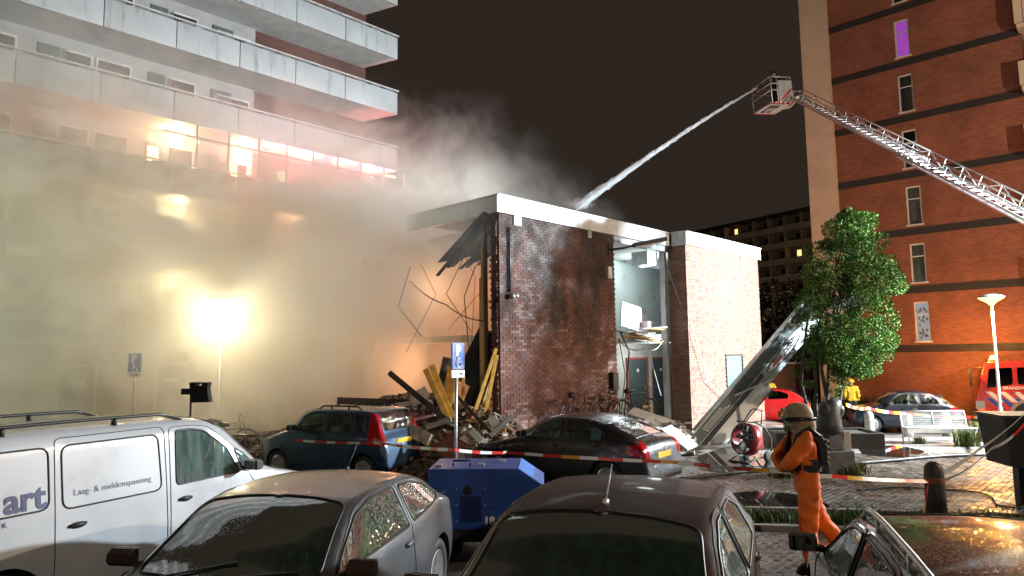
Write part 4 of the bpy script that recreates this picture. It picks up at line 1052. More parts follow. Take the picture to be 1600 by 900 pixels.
sv['mats']['panel'] = 'paint_white_clean'; sv['plan'] = [(0,.72),(.04,.80),(.15,.89),(.45,.96),(1.0,1),(4.6,1),(5.0,.985),(5.08,.96),(5.14,.9)]
fv = Vector((math.sin(R(25)), math.cos(R(25)))); lat = Vector((-fv.y, fv.x))
nose = Vector((-2.78, 9.85)); cen = nose+lat*.80-fv*(5.14/2)
van, BV = make_car('delivery_van', sv, 'white panel van with roof rails and company lettering, cut off at left', cen, math.atan2(fv.y, fv.x), res=1.0)
def vtext(s, size, x, z, m, bold=0, name='lettering', sl=0):
    text(s, size, m, van, name, ext=.001, bold=bold, mapf=lambda c: BV.S(x-c.x, z+c.y, .006+c.z, -1))
vtext('Laag- & middenspanning', .084, 3.50, 1.25, 'navy_print', -.0012)
vtext('art', .30, 4.10, 1.20, 'navy_print', .008); vtext('T E C H N I E K', .06, 4.48, 1.09, 'navy_print')
# ---- dark blue boxy five door, behind the cordon
s4 = spec(3.54, 1.58, (.80, 1.45, 3.15, 3.40),
    [(0,.5),(.03,.68),(.1,.80),(.4,.93),(.8,1.05),(1.1,1.27),(1.38,1.47),(1.6,1.525),(2.1,1.54),(2.8,1.535),(3.16,1.50),(3.28,1.35),(3.38,1.05),(3.46,.9),(3.51,.7),(3.53,.5),(3.54,.4)],
    [(0,.72),(.8,.97),(1.5,1.0),(3.1,1.02),(3.54,1.0)], (.66, 2.97, .29),
    [[(1.12,1.03),(1.42,1.33),(1.58,1.40),(1.92,1.42),(1.94,1.03)], [(2.02,1.03),(2.0,1.42),(2.62,1.42),(2.66,1.04)], [(2.74,1.05),(2.74,1.41),(3.0,1.40),(3.04,1.06)]],
    wsh(.8, 1.48), [(3.19,-.01),(3.185,.80),(3.36,.82),(3.365,-.01)],
    [[(1.02,.28),(.98,.9),(1.08,1.01),(1.4,1.37),(1.6,1.45),(1.96,1.455),(1.98,.28)], [(1.99,.28),(1.97,1.455),(2.68,1.455),(2.70,.8),(2.6,.6),(2.55,.28)]], [(1.88,.9), (2.62,.9)],
    [('taillight', 'S', rounded([(3.08,.78),(3.10,1.46),(3.24,1.44),(3.36,1.2),(3.44,.95),(3.48,.78)], .03)), ('taillight', 'T', rounded([(3.20,.86),(3.20,1.0),(3.46,1.0),(3.46,.88)], .02))],
    'paint_blue', {'side_window': 'car_glass', 'rear_window': 'car_glass'}, rt=.86, rails=((1.7, 2.85, .9),), mirror=(1.18, 1.06), mirror_mat='black_plastic', plate=(3.47, .84), spokes=8, antenna=(1.7, .4))
def place(spx, spy, Y, ang, L, x_at):
    """centre of a car whose rear corner stands at column spx, depth Y"""
    f = Vector((-math.cos(R(ang)), math.sin(R(ang)))); q = P(spx, spy, Y)
    return f, Vector((q.x, q.y))+f*(L/2-x_at)
f, cen = place(604, 650, 13.8, 26, 3.45, 0); cen = cen+Vector((-f.y, f.x))*-.68
make_car('parked_car', s4, 'small dark blue boxy hatchback facing left behind the cordon tape', cen, math.atan2(f.y, f.x), res=.75)[0].scale = (.98, .98, .97)
# ---- black hatchback with arched roof, in front of the brick wall
s5 = spec(4.26, 1.77, (1.15, 1.95, 3.2, 3.95),
    [(0,.5),(.03,.62),(.12,.71),(.5,.85),(.95,.95),(1.15,1.0),(1.5,1.2),(1.9,1.39),(2.3,1.455),(2.7,1.455),(3.2,1.37),(3.6,1.25),(3.95,1.1),(4.1,1.02),(4.18,.9),(4.23,.6),(4.26,.42)],
    [(0,.68),(1.15,.95),(2,.97),(3.2,1.0),(3.9,1.02),(4.26,.9)], (.82, 3.43, .325),
    [[(1.45,1.0),(1.86,1.24),(2.1,1.335),(2.34,1.365),(2.36,1.0)], [(2.5,1.0),(2.48,1.37),(2.8,1.355),(3.1,1.28),(3.36,1.16),(3.36,1.03)]],
    wsh(1.15, 1.98), [(3.3,-.01),(3.29,.84),(3.92,.88),(3.94,-.01)],
    [[(1.36,.28),(1.28,.87),(1.38,.98),(1.86,1.29),(2.1,1.38),(2.4,1.41),(2.44,.28)], [(2.45,.28),(2.42,1.41),(2.8,1.4),(3.1,1.32),(3.4,1.2),(3.42,.9),(3.15,.6),(3.1,.28)]], [(2.36,.88), (3.32,.93)],
    [('taillight', 'S', rounded([(3.84,.80),(3.84,.96),(4.06,1.0),(4.2,.98),(4.24,.74)], .04)), ('taillight', 'T', rounded([(4.02,.82),(4.02,1.0),(4.21,1.0),(4.21,.84)], .02))],
    'paint_black', {'side_window': 'car_glass', 'rear_window': 'car_glass_dark'}, mirror=(1.5, 1.02), plate=(4.2, .75), spokes=5)
f, cen = place(1014, 690, 12.1, 38, 4.05, 0); cen = cen+Vector((-f.y, f.x))*-.68
make_car('parked_car', s5, 'black hatchback with arched roof facing left before the sooty brick wall', cen, math.atan2(f.y, f.x), res=.75)[0].scale = (.95, .95, .95)
# ---- red hatchback and dark blue small car across the square
s6 = spec(3.95, 1.74, (1.05, 1.8, 3.2, 3.7),
    [(0,.5),(.03,.64),(.12,.73),(.5,.87),(1.05,1.0),(1.4,1.2),(1.75,1.37),(2.1,1.415),(2.7,1.405),(3.2,1.33),(3.5,1.17),(3.72,1.0),(3.85,.9),(3.92,.6),(3.95,.42)],
    [(0,.68),(1.05,.95),(2,.97),(3.2,1.0),(3.95,.9)], (.80, 3.27, .32),
    [[(1.35,1.0),(1.75,1.25),(1.95,1.32),(2.25,1.33),(2.28,1.0)], [(2.36,1.0),(2.33,1.33),(2.8,1.31),(3.1,1.2),(3.1,1.03)]],
    wsh(1.05, 1.83), [(3.25,-.01),(3.24,.84),(3.66,.86),(3.68,-.01)],
    [[(1.26,.28),(1.2,.87),(1.3,.98),(1.75,1.3),(1.95,1.36),(2.3,1.36),(2.34,.28)]], [(2.24,.88)],
    [('taillight', 'S', rounded([(3.55,.78),(3.55,.95),(3.9,.95),(3.92,.74)], .04)), ('taillight', 'T', rounded([(3.72,.7),(3.72,1.0),(3.9,1.0),(3.9,.72)], .02))],
    'paint_red', {'side_window': 'car_glass_dark', 'rear_window': 'car_glass_dark'}, mirror=(1.4, 1.02), plate=(3.9, .72), spokes=10)
p = G2(1245, 660)
f = Vector((-.93, .36)).normalized(); lt = Vector((-f.y, f.x)); q = P(1240, 640, 27.6); cen = Vector((q.x, q.y))+f*(3.95/2-.68)-lt*.75
make_car('parked_car', s6, 'red hatchback parked beyond the leaning sign beside the brick corner', cen, math.atan2(f.y, f.x), res=.55, z=gz(q.x, q.y))
s7 = spec(3.55, 1.63, (.92, 1.55, 2.75, 3.3),
    [(0,.45),(.03,.62),(.12,.76),(.45,.9),(.92,1.02),(1.2,1.25),(1.5,1.43),(1.8,1.485),(2.3,1.475),(2.75,1.38),(3.05,1.2),(3.3,1.0),(3.44,.88),(3.52,.6),(3.55,.42)],
    [(0,.7),(.92,.95),(2,.97),(3.0,.98),(3.55,.85)], (.68, 2.98, .29),
    [[(1.2,1.0),(1.5,1.29),(1.66,1.37),(2.12,1.385),(2.16,1.0)], [(2.24,1.0),(2.2,1.385),(2.5,1.34),(2.78,1.2),(2.86,1.02)]],
    wsh(.92, 1.58), [(2.82,-.01),(2.8,.84),(3.22,.86),(3.24,-.01)],
    [[(1.1,.28),(1.05,.87),(1.16,.98),(1.48,1.33),(1.66,1.41),(2.19,1.42),(2.22,.28)]], [(2.12,.85)],
    [('taillight', 'S', rounded([(3.2,.72),(3.16,.92),(3.4,.9),(3.44,.7)], .04)), ('taillight', 'T', rounded([(3.32,.80),(3.32,1.0),(3.47,1.0),(3.47,.82)], .02))],
    'paint_navy', {'side_window': 'car_glass', 'rear_window': 'car_glass_dark', 'trim': 'chrome'}, handle_mat='chrome', mirror=(1.26, 1.02), mirror_mat='chrome', plate=(3.42, .84), spokes=10, rt=.78)
f = Vector((-.96, .28)).normalized(); lt = Vector((-f.y, f.x)); q = P(1500, 650, 24.3); cen = Vector((q.x, q.y))+f*(3.55/2-.1)-lt*.7
make_car('parked_car', s7, 'small round dark blue car with chrome trim behind the metal bench', cen, math.atan2(f.y, f.x), res=.6, z=gz(q.x, q.y))
# ================================================================== street things
# ---- street lamps
def street_lamp(loc, h, label, m, power, col, rad=.12):
    t = thing('street_lamp', label, 'street lamp', loc)
    MB().tube([(0,0,0), (0,0,.9), (0,0,.95), (0,0,h-.12)], [.075, .07, .05, .04], 14).build('pole', 'galv', t, smooth=True)
    MB().tube([(0,0,.35), (0,0,.8)], .0765, 14, False).build('service_hatch', 'white_frame', t)
    MB().lathe([(.04, h-.14), (.07, h-.10), (.14, h-.02), (.34, h+.10), (.36, h+.12), (.36, h+.135)], 28).build('bowl', m, t, smooth=True)
    MB().lathe([(.385, h+.13), (.385, h+.15), (.30, h+.21), (.12, h+.25), (0, h+.26)], 28).build('cap', 'galv', t, smooth=True)
    l = light('POINT', 'lamp_light', Vector(loc)+Vector((0, 0, h-.3)), power, col, rad); return t
lb = P(341, 640, 20.4); street_lamp((lb.x, lb.y, 0), 4.15, 'street lamp glowing brightly inside the smoke', 'lamp_warm', 1700, (1,.83,.52))
street_lamp((-19.5, 17.0, 0), 4.15, 'street lamp in the smoke left of the picture', 'lamp_warm', 7000, (.88,1,.68))
rb = P(1563, 640, 22.6); street_lamp((rb.x, rb.y, gz(rb.x, rb.y)), 4.35, 'street lamp with bowl head in front of the red fire engine', 'lamp_orange', 900, (1,.58,.22))
street_lamp((21.0, 9.5, -.1), 8.5, 'tall street lamp facing the brick tower, right of the picture', 'lamp_warm', 14500, (1,.76,.55))
street_lamp((5.0, -11.0, 0), 8.0, 'tall street lamp behind the viewer over the car park', 'lamp_warm', 5200, (1,.84,.66))
fl_ = P(1150, 600, 72); street_lamp((fl_.x, fl_.y, 0), 5.0, 'street lamp hidden behind the brick building before the distant flat', 'lamp_warm', 9000, (1,.75,.45))
# ---- parking signs
def parking_sign(loc, h, rz, label, pw=.36, ph=.52, tilt=0):
    t = thing('parking_sign', label, 'sign', loc, rz); t.rotation_euler = (0, tilt, rz)
    MB().tube([(0,0,0), (0,0,h)], .024, 10).build('pole', 'galv', t, smooth=True)
    pl = MB().prism(rounded([(-pw/2, h-ph), (pw/2, h-ph), (pw/2, h), (-pw/2, h)], .03), -.045, -.03).build('plate', 'sign_blue', t)
    fr = MB(); pts = [(x, -.047, z) for x, z in rounded([(-pw/2+.012, h-ph+.012), (pw/2-.012, h-ph+.012), (pw/2-.012, h-.012), (-pw/2+.012, h-.012)], .03)]
    fr.tube(pts+[pts[0]], .005, 4, False); fr.build('border', 'white_print', pl)
    rot = Matrix.Rotation(PI/2, 4, 'X')
    text('P', .55*ph, 'white_print', pl, 'letter_p', Matrix.Translation((-.16*ph, -.048, h-.48*ph)) @ rot, .002, .012)
    wc = MB()                                         # wheelchair mark
    y = -.049; cz = h-ph+.11
    wc.tube([(.02+.065*math.cos(a), y, cz-.02+.065*math.sin(a)) for a in [R(100+26*i) for i in range(10)]], .009, 5)
    wc.tube([(-.02, y, cz+.09), (-.01, y, cz+.0), (.06, y, cz+.0), (.09, y, cz-.07), (.11, y, cz-.065)], .011, 5); wc.tube([(-.015, y, cz+.05), (.05, y, cz+.05)], .008, 5)
    wc.lathe([(0, .0), (.022, .002), (.022, .006), (0, .008)], 10, Matrix.Translation((-.025, y, cz+.118)) @ Matrix.Rotation(PI/2, 4, 'X')); wc.build('wheelchair_mark', 'white_print', pl)
    sp_ = MB().b2(-pw/2, pw/2, -.045, -.03, h-ph-.13, h-ph-.015).build('sub_plate', 'white_print', t)
    a = MB(); a.b2(-.1, .06, -.05, -.046, h-ph-.08, h-ph-.068); a.b2(.04, .1, -.05, -.046, h-ph-.09, h-ph-.058); a.build('arrow', 'black_print', sp_)
    MB().b2(-.05, .05, -.03, .03, h-.12, h-.08).build('bracket', 'galv', t)
    return t
sp0 = P(711, 700, 10.6); parking_sign((sp0.x, sp0.y, 0), 2.72, R(52), 'blue disabled parking sign on a steel pole, in front of the rubble', .29, .40, tilt=R(.8))
sp1 = P(209, 620, 18.5); parking_sign((sp1.x, sp1.y, 0), 2.72, R(8), 'blue parking sign fading into the smoke at left', .34, .50)
# ---- black lamp seen from behind, on a thin stand beyond the van
q = P(312, 612, 10.5); t = thing('work_lamp', 'black lamp housing with a handle slot, seen from behind above the van', 'work lamp', (q.x-.13, q.y, 0))
MB().tube([(0,0,0), (0,0,q.z+.05)], .016, 8).build('stand', 'black_plastic', t, smooth=True)
zc = q.z
hs = MB()
for a in (((-.02, zc-.16), (.0, zc+.17), (.28, zc+.165), (.27, zc+.02), (.30, zc-.15)),):
    pass
hs.prism([(.02, zc-.10), (-.005, zc+.14), (.04, zc+.145), (.04, zc-.16)], -.06, .06); hs.prism([(.04, zc-.16), (.04, zc+.095), (.27, zc+.09), (.27, zc+.02), (.305, zc-.155)], -.06, .06); hs.prism([(.04, zc+.145), (.285, zc+.14), (.28, zc+.118), (.04, zc+.12)], -.06, .06)
hs.prism([(.04, zc+.095), (.04, zc+.12), (.10, zc+.12), (.10, zc+.095)], -.06, .06); hs.prism([(.18, zc+.093), (.18, zc+.12), (.275, zc+.118), (.272, zc+.09)], -.06, .06)
hs.build('housing', 'black_plastic', t); MB().b2(-.14, .0, -.03, .03, zc-.04, zc+.05).build('clamp', 'black_plastic', t)
# ---- blue generator
q = G(757, 874); gn = thing('generator', 'dark blue metal generator on wheels with the number 18', 'generator', (q.x+.02, q.y+.45, 0), R(-3))
gl, gd, gb, gt = .70, .46, .36, 1.10
prof = [(-gl, gb), (gl+.05, gb), (gl+.05, gt-.20), (gl-.26, gt), (-gl, gt)]
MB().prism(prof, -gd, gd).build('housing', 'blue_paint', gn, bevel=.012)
MB().add([(gl+.052, -gd+.01, gt-.205), (gl+.052, gd-.01, gt-.205), (gl-.258, gd-.01, gt+.004), (gl-.258, -gd+.01, gt+.004)], [(0,1,2,3)]).build('lit_slope', 'blue_lit', gn)  # slope towards the flood in brighter blue, its light put into the colour
fr = MB(); fr.b2(-gl+.02, gl, -gd+.03, gd-.03, gb-.16, gb-.002); fr.build('chassis', 'black_plastic', gn)
for sx in (-.45, .45):
    for sy in (-1, 1):
        w_ = MB().lathe([(.05, -.04), (.17, -.045), (.19, -.02), (.19, .02), (.17, .045), (.05, .04)], 20, Matrix.Translation((sx, sy*.42, .19)) @ Matrix.Rotation(PI/2, 4, 'X')).build('wheel', 'rubber', gn, smooth=True)
gv = MB().b2(-.32, .0, -gd-.012, -gd-.001, gb+.08, gt-.12).build('vent_panel', 'blue_paint', gn, bevel=.004)
for i in range(13): MB().box((-.16, -gd-.018, gb+.11+i*.024), (.26, .012, .009), Matrix.Rotation(.5, 3, 'X')).build('louvre', 'black_print', gv)
MB().lathe([(0, 0), (.06, .0), (.06, .012), (0, .014)], 20, Matrix.Translation((-.2, -gd-.012, gb+.48)) @ Matrix.Rotation(PI/2, 4, 'X')).build('socket', 'black_plastic', gv)
for x in (-.34, .02):
    for z in (gb+.1, gb+.3, gb+.5): MB().lathe([(0, .0), (.012, .0), (.009, .008), (0, .009)], 8, Matrix.Translation((x, -gd-.001, z)) @ Matrix.Rotation(PI/2, 4, 'X')).build('bolt', 'galv', gn)
MB().b2(.06, .065, -gd-.004, -gd-.0005, gb+.02, gt).build('seam', 'black_print', gn); MB().b2(.065, gl, -gd-.004, -gd-.0005, gb+.26, gb+.266).build('seam', 'black_print', gn)
text('18', .14, 'white_print', gn, 'number', Matrix.Translation((-.0, -gd-.003, gb+.06)) @ Matrix.Rotation(PI/2, 4, 'X'), .001, .006)
hn = MB(); hn.tube([(-.42, -.16, gt), (-.42, -.16, gt+.06), (-.2, -.16, gt+.06), (-.2, -.16, gt)], .014, 8); hn.build('handle', 'black_plastic', gn, smooth=True)
for x, y in ((-.05, -.2), (.2, .1), (-.6, -.25)): MB().b2(x-.04, x+.04, y-.03, y+.03, gt+.001, gt+.03).build('latch', 'galv', gn)
# ---- ventilation fan
q = G(1168, 722); fn = thing('ventilation_fan', 'dark red round ventilation fan on a wheeled tube frame', 'fan', (q.x, q.y, 0), R(-150))
# local +x: the side the air blows to
ax = Matrix.Translation((0, 0, .52)) @ Matrix.Rotation(R(78), 4, 'Y')
MB().lathe([(.33, -.14), (.36, -.13), (.37, 0), (.36, .13), (.33, .14), (.325, .10), (.325, -.10)], 36, ax, True).build('drum', 'fan_red', fn, smooth=True)
cg = MB()
for r_ in (.06, .13, .2, .27, .33): cg.tube([ax @ Vector((r_*math.cos(2*PI*i/30), r_*math.sin(2*PI*i/30), .15)) for i in range(31)], .005, 4, False)
for i in range(16):
    a = 2*PI*i/16; cg.tube([ax @ Vector((.05*math.cos(a), .05*math.sin(a), .155)), ax @ Vector((.34*math.cos(a), .34*math.sin(a), .145))], .005, 4)
cg.build('grille', 'steel', fn)
bl_ = MB()
for i in range(7):
    a = 2*PI*i/7; u = Vector((math.cos(a), math.sin(a), 0)); v = Vector((-math.sin(a), math.cos(a), 0))
    bl_.add([ax @ (u*.06+v*-.03+Vector((0,0,-.03))), ax @ (u*.31+v*-.07+Vector((0,0,-.04))), ax @ (u*.31+v*.07+Vector((0,0,.05))), ax @ (u*.06+v*.03+Vector((0,0,.03)))], [(0,1,2,3)])
bl_.lathe([(.07, -.05), (.07, .06), (0, .08)], 16, ax); bl_.build('blades', 'black_plastic', fn)
MB().lathe([(.0, -.42), (.15, -.40), (.17, -.2), (.2, -.14)], 18, ax).build('motor', 'black_plastic', fn, smooth=True)
MB().b2(-.38, -.12, -.16, .16, .3, .5).build('engine', 'fan_red', fn, bevel=.02)
fm = MB()
for y in (-.27, .27):
    fm.tube([(.28, y, .03), (.1, y, .1), (-.3, y, .12), (-.52, y, .25), (-.5, y, .55), (-.3, y, .8), (.0, y, .92)], .016, 8)
    fm.tube([(-.2, y, .86), (-.38, y*.6, 1.16), (-.3, 0, 1.2)], .014, 8)
fm.tube([(.0, -.27, .92), (.0, .27, .92)], .014, 8); fm.tube([(.28, -.3, .03), (.28, .3, .03)], .016, 8); fm.build('frame', 'dark_frame', fn, smooth=True)
for y in (-.31, .31):
    w_ = MB().lathe([(.03, -.03), (.11, -.03), (.13, -.01), (.13, .01), (.11, .03), (.03, .03)], 18, Matrix.Translation((-.32, y, .13)) @ Matrix.Rotation(PI/2, 4, 'X')).build('wheel', 'rubber', fn, smooth=True)
    MB().lathe([(0, -.02), (.06, -.02), (.06, .02), (0, .02)], 12, Matrix.Translation((-.32, y, .13)) @ Matrix.Rotation(PI/2, 4, 'X')).build('hub', 'fan_red', w_)
# ---- foliage helper
def leaves(mb, pts, n, size, seed, spread=1.0, flat=.5):
    """leaf sized quads scattered round clump centres (c, r)"""
    rnd = random.Random(seed)
    for _ in range(n):
        c, r = rnd.choice(pts)
        while True:
            d = Vector((rnd.uniform(-1, 1), rnd.uniform(-1, 1), rnd.uniform(-1, 1)))
            if .05 < d.length < 1: break
        d = d.normalized()*(d.length**.45)
        p = c+Vector((d.x*r, d.y*r, d.z*r*.8)); s_ = size*rnd.uniform(.45, 1.5)
        u = (d+Vector((rnd.uniform(-.8, .8), rnd.uniform(-.8, .8), rnd.uniform(-.5, .7)))).normalized()
        v = u.cross(Vector((rnd.uniform(-1, 1), rnd.uniform(-1, 1), rnd.uniform(-.3, 1)))).normalized(); nn = u.cross(v)
        mb.add([p, p+u*s_*.5+v*s_*.28+nn*s_*.05, p+u*s_, p+u*s_*.5-v*s_*.28+nn*s_*.05], [(0,1,2,3)])
# ---- planter with the multi stemmed tree
pc = P(1283, 690, 18.9); PZ = gz(pc.x, pc.y)
pl = thing('planter', 'low dark planter box holding the tree stems', 'planter', (pc.x, pc.y, PZ), R(-6))
b = MB(); W_, D_, Hh = 1.35, .75, .40
for a in ((-W_, W_, -D_, -D_+.1), (-W_, W_, D_-.1, D_), (-W_, -W_+.1, -D_+.1, D_-.1), (W_-.1, W_, -D_+.1, D_-.1)): b.b2(a[0], a[1], a[2], a[3], 0, Hh)
b.build('box', 'dark_bollard', pl, bevel=.015); MB().b2(-W_+.1, W_-.1, -D_+.1, D_-.1, 0, Hh-.06).build('earth', 'soil', pl)
tr = thing('street_tree', 'dense green tree with four thin stems, lit from the right', 'tree', (pc.x, pc.y, PZ+.3))
def tw(px, py, dy=0): v = P(px, py, pc.y+dy); return v-Vector((pc.x, pc.y, PZ+.3))
st = ([(1266,690),(1262,640),(1252,600),(1254,560),(1262,500),(1285,430)], [(1277,690),(1275,640),(1274,580),(1276,520),(1300,440),(1320,370)], [(1292,690),(1292,640),(1294,590),(1297,530),(1318,450),(1330,350)], [(1298,690),(1310,640),(1316,600),(1322,550),(1345,480),(1370,420)], [(1292,620),(1284,580),(1283,545),(1292,500)])
for i, s_ in enumerate(st):
    dy = (-.2, .1, -.05, .15, .0)[i]; pts = [tw(x, y, dy*(1+k*.3)) for k, (x, y) in enumerate(s_)]
    MB().tube(pts, [.055-.006*k for k in range(len(pts))], 9).build('trunk', 'bark', tr, smooth=True)
rnd = random.Random(77); cl = []
outline = [(325,1322,1342),(350,1296,1366),(385,1278,1385),(420,1258,1402),(455,1250,1414),(490,1248,1410),(525,1254,1396),(555,1272,1384),(580,1310,1366)]
for k in range(170):
    y = 332+(582-332)*rnd.random()**.8
    for (a, b_) in zip(outline, outline[1:]):
        if a[0] <= y <= b_[0]:
            q = (y-a[0])/(b_[0]-a[0]); x0 = a[1]+(b_[1]-a[1])*q; x1 = a[2]+(b_[2]-a[2])*q; break
    x = rnd.uniform(x0+8, x1-8); hw = (x1-x0)/2/57
    dd = math.sqrt(max(0, 1-((x-(x0+x1)/2)/((x1-x0)/2))**2))*hw*.95
    cl.append((tw(x, y, rnd.uniform(-1, 1)*dd), rnd.uniform(.15, .38)))
lm = MB(); leaves(lm, cl, 80000, .058, 5); lm.build('crown', 'leaf', tr)
br = MB()
for c, r in cl[::4]:
    p0 = tw(1300+rnd.uniform(-20, 30), 560-rnd.random()*120); br.tube([p0, p0.lerp(c, .6)+Vector((0, 0, .1)), c], [.022, .014, .005], 5)
br.build('branches', 'bark', tr, smooth=True)
lm = MB(); low = [(tw(x, y, rnd.uniform(-.3, .3)), rnd.uniform(.08, .17)) for x, y in ((1250,555),(1248,585),(1262,570),(1306,590),(1318,600),(1300,615),(1325,580),(1330,560),(1262,600),(1290,560),(1272,545),(1312,560),(1298,640))]
leaves(lm, low, 1500, .075, 6); lm.build('low_shoots', 'leaf', tr)
sh_ = P(1246, 668, 18.3); sb = thing('shrub', 'small round green shrub beside the tree planter', 'shrub', (sh_.x, sh_.y, PZ+.3))
lm = MB(); leaves(lm, [(Vector((rnd.uniform(-.3, .3), rnd.uniform(-.2, .2), .1+rnd.random()*.5)), .15) for _ in range(10)], 1500, .09, 8); lm.build('foliage', 'leaf', sb)
MB().tube([(0,0,-.1), (0,0,.3)], [.02, .01], 6).build('stem', 'bark', sb)
# dark trees far behind the corner
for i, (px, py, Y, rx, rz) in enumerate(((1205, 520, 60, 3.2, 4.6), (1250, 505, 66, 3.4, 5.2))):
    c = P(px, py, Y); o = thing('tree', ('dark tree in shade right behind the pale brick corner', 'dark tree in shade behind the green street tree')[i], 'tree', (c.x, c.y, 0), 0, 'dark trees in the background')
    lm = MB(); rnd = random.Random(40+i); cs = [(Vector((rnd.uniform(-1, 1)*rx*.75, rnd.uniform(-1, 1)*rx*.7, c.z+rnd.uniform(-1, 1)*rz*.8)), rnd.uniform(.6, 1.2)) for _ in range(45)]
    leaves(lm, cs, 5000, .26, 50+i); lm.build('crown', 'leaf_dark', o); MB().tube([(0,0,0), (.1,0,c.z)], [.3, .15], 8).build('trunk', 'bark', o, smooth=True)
# ---- dark stone sculpture
q = G(1312, 742); sp_ = thing('stone_sculpture', 'dark stone sculpture with a rounded head on a block, behind the orange figure', 'sculpture', (q.x, q.y+.25, 0), R(12))
MB().box((0, 0, .24), (.66, .56, .48), taper=.96).build('plinth', 'stone', sp_, bevel=.02)
MB().box((-.06, 0, .68), (.36, .44, .40), taper=.9).build('block', 'stone', sp_, bevel=.03)
MB().b2(.12, .30, -.2, .2, .42, .86).build('grey_face', 'granite', sp_, bevel=.015)
fg = MB(); fg.tube([(-.04, 0, .84), (-.05, 0, 1.0), (-.02, 0, 1.2), (.06, 0, 1.38), (.2, 0, 1.46)], [.27, .25, .22, .18, .10], 12); fg.blob((.16, 0, 1.28), (.14, .16, .17), 5, 12, 8, .06); fg.blob((-.10, 0, 1.25), (.16, .17, .22), 6, 10, 8, .05)
fg.build('figure', 'stone', sp_, smooth=True)
# ---- bollards
def bollard(px, py, Y, label, m='granite', h=.8, r=.13, lean=0, group=None):
    q = P(px, py, Y); z = gz(q.x, q.y); t = thing('bollard', label, 'bollard', (q.x, q.y, z), 0, group); t.rotation_euler = (0, R(lean), 0)
    MB().lathe([(r*1.12, 0), (r*1.05, h*.4), (r, h*.8), (r*.93, h*.9), (r*.7, h*.96), (r*.35, h*.995), (0, h)], 20).build('post', m, t, smooth=True)
    MB().lathe([(r*1.03, h*.60), (r*1.05, h*.62), (r*1.05, h*.70), (r*1.0, h*.72)], 20).build('band', 'granite' if m == 'granite' else 'redbrick_chunk', t, smooth=True)
bg_ = 'granite bollards along the square'
bollard(1357, 640, 21.6, 'pale granite bollard nearest the orange figure, left of the dark blue car', group=bg_)
bollard(1417, 640, 22.6, 'pale granite bollard before the dark blue car, left end of the bench', group=bg_)
bollard(1477, 640, 22.6, 'pale granite bollard right behind the middle of the bench', group=bg_)
bollard(1545, 640, 22.2, 'leaning grey bollard between the bench and the fire engine', 'granite', .8, .09, -16, bg_)
bollard(1462, 780, 10.7, 'dark bollard wrapped with cordon tape in the right foreground', 'dark_bollard', .82, .135)
# ---- bench
q = G2(1472, 694); bn = thing('metal_bench', 'white metal mesh bench facing the square', 'bench', (q.x, q.y, gz(q.x, q.y)), R(-6))
bw = .84
f = MB()
for x in (-bw, bw):
    f.tube([(x, -.02, 0), (x, -.02, .42)], .02, 8); f.tube([(x, .34, 0), (x, .36, .42), (x, .46, .84)], .02, 8); f.tube([(x, -.02, .42), (x, .36, .42)], .02, 8)
f.tube([(-bw, .46, .84), (bw, .46, .84)], .022, 8); f.tube([(-bw, .37, .45), (bw, .37, .45)], .015, 8); f.tube([(-bw-.06, -.05, .42), (bw+.06, -.05, .42)], .022, 8); f.tube([(0, .37, .45), (0, .46, .84)], .018, 8)
f.build('frame', 'white_frame', bn, smooth=True)
g_ = MB()
for i in range(57):
    x = -bw+.03+i*(2*bw-.06)/56; g_.bar((x, .372, .46), (x, .458, .83), .007); g_.bar((x, -.05, .425), (x, .36, .425), .010)
for k in range(6): g_.bar((-bw, .38+.0135*k, .5+.058*k), (bw, .38+.0135*k, .5+.058*k), .006)
g_.build('mesh', 'white_frame', bn); MB().b2(-bw-.05, bw+.05, -.075, -.05, .30, .42).build('seat_edge', 'white_frame', bn)
# ---- black container at the right edge, on legs
q = P(1574, 700, 10.9); bx = thing('black_container', 'large black tapered container on posts at the right edge', 'container', (q.x, q.y, 0), R(-8))
b = MB(); b.add([(.05,0,.68),(1.5,0,.68),(1.5,.75,.68),(.05,.75,.68),(-.03,-.03,1.44),(1.6,-.03,1.44),(1.6,.8,1.44),(-.03,.8,1.44)], [(0,3,2,1),(4,5,6,7),(0,1,5,4),(1,2,6,5),(2,3,7,6),(3,0,4,7)]); b.build('bin', 'dark_bollard', bx, bevel=.02)
for x in (.42, 1.35):
    MB().b2(x, x+.16, .02, .2, 0, .68).build('post', 'dark_frame', bx)
    MB().b2(x, x+.16, .55, .72, 0, .68).build('post', 'dark_frame', bx)
MB().b2(-.05, 1.62, -.05, .82, 1.44, 1.48).build('rim', 'dark_frame', bx)
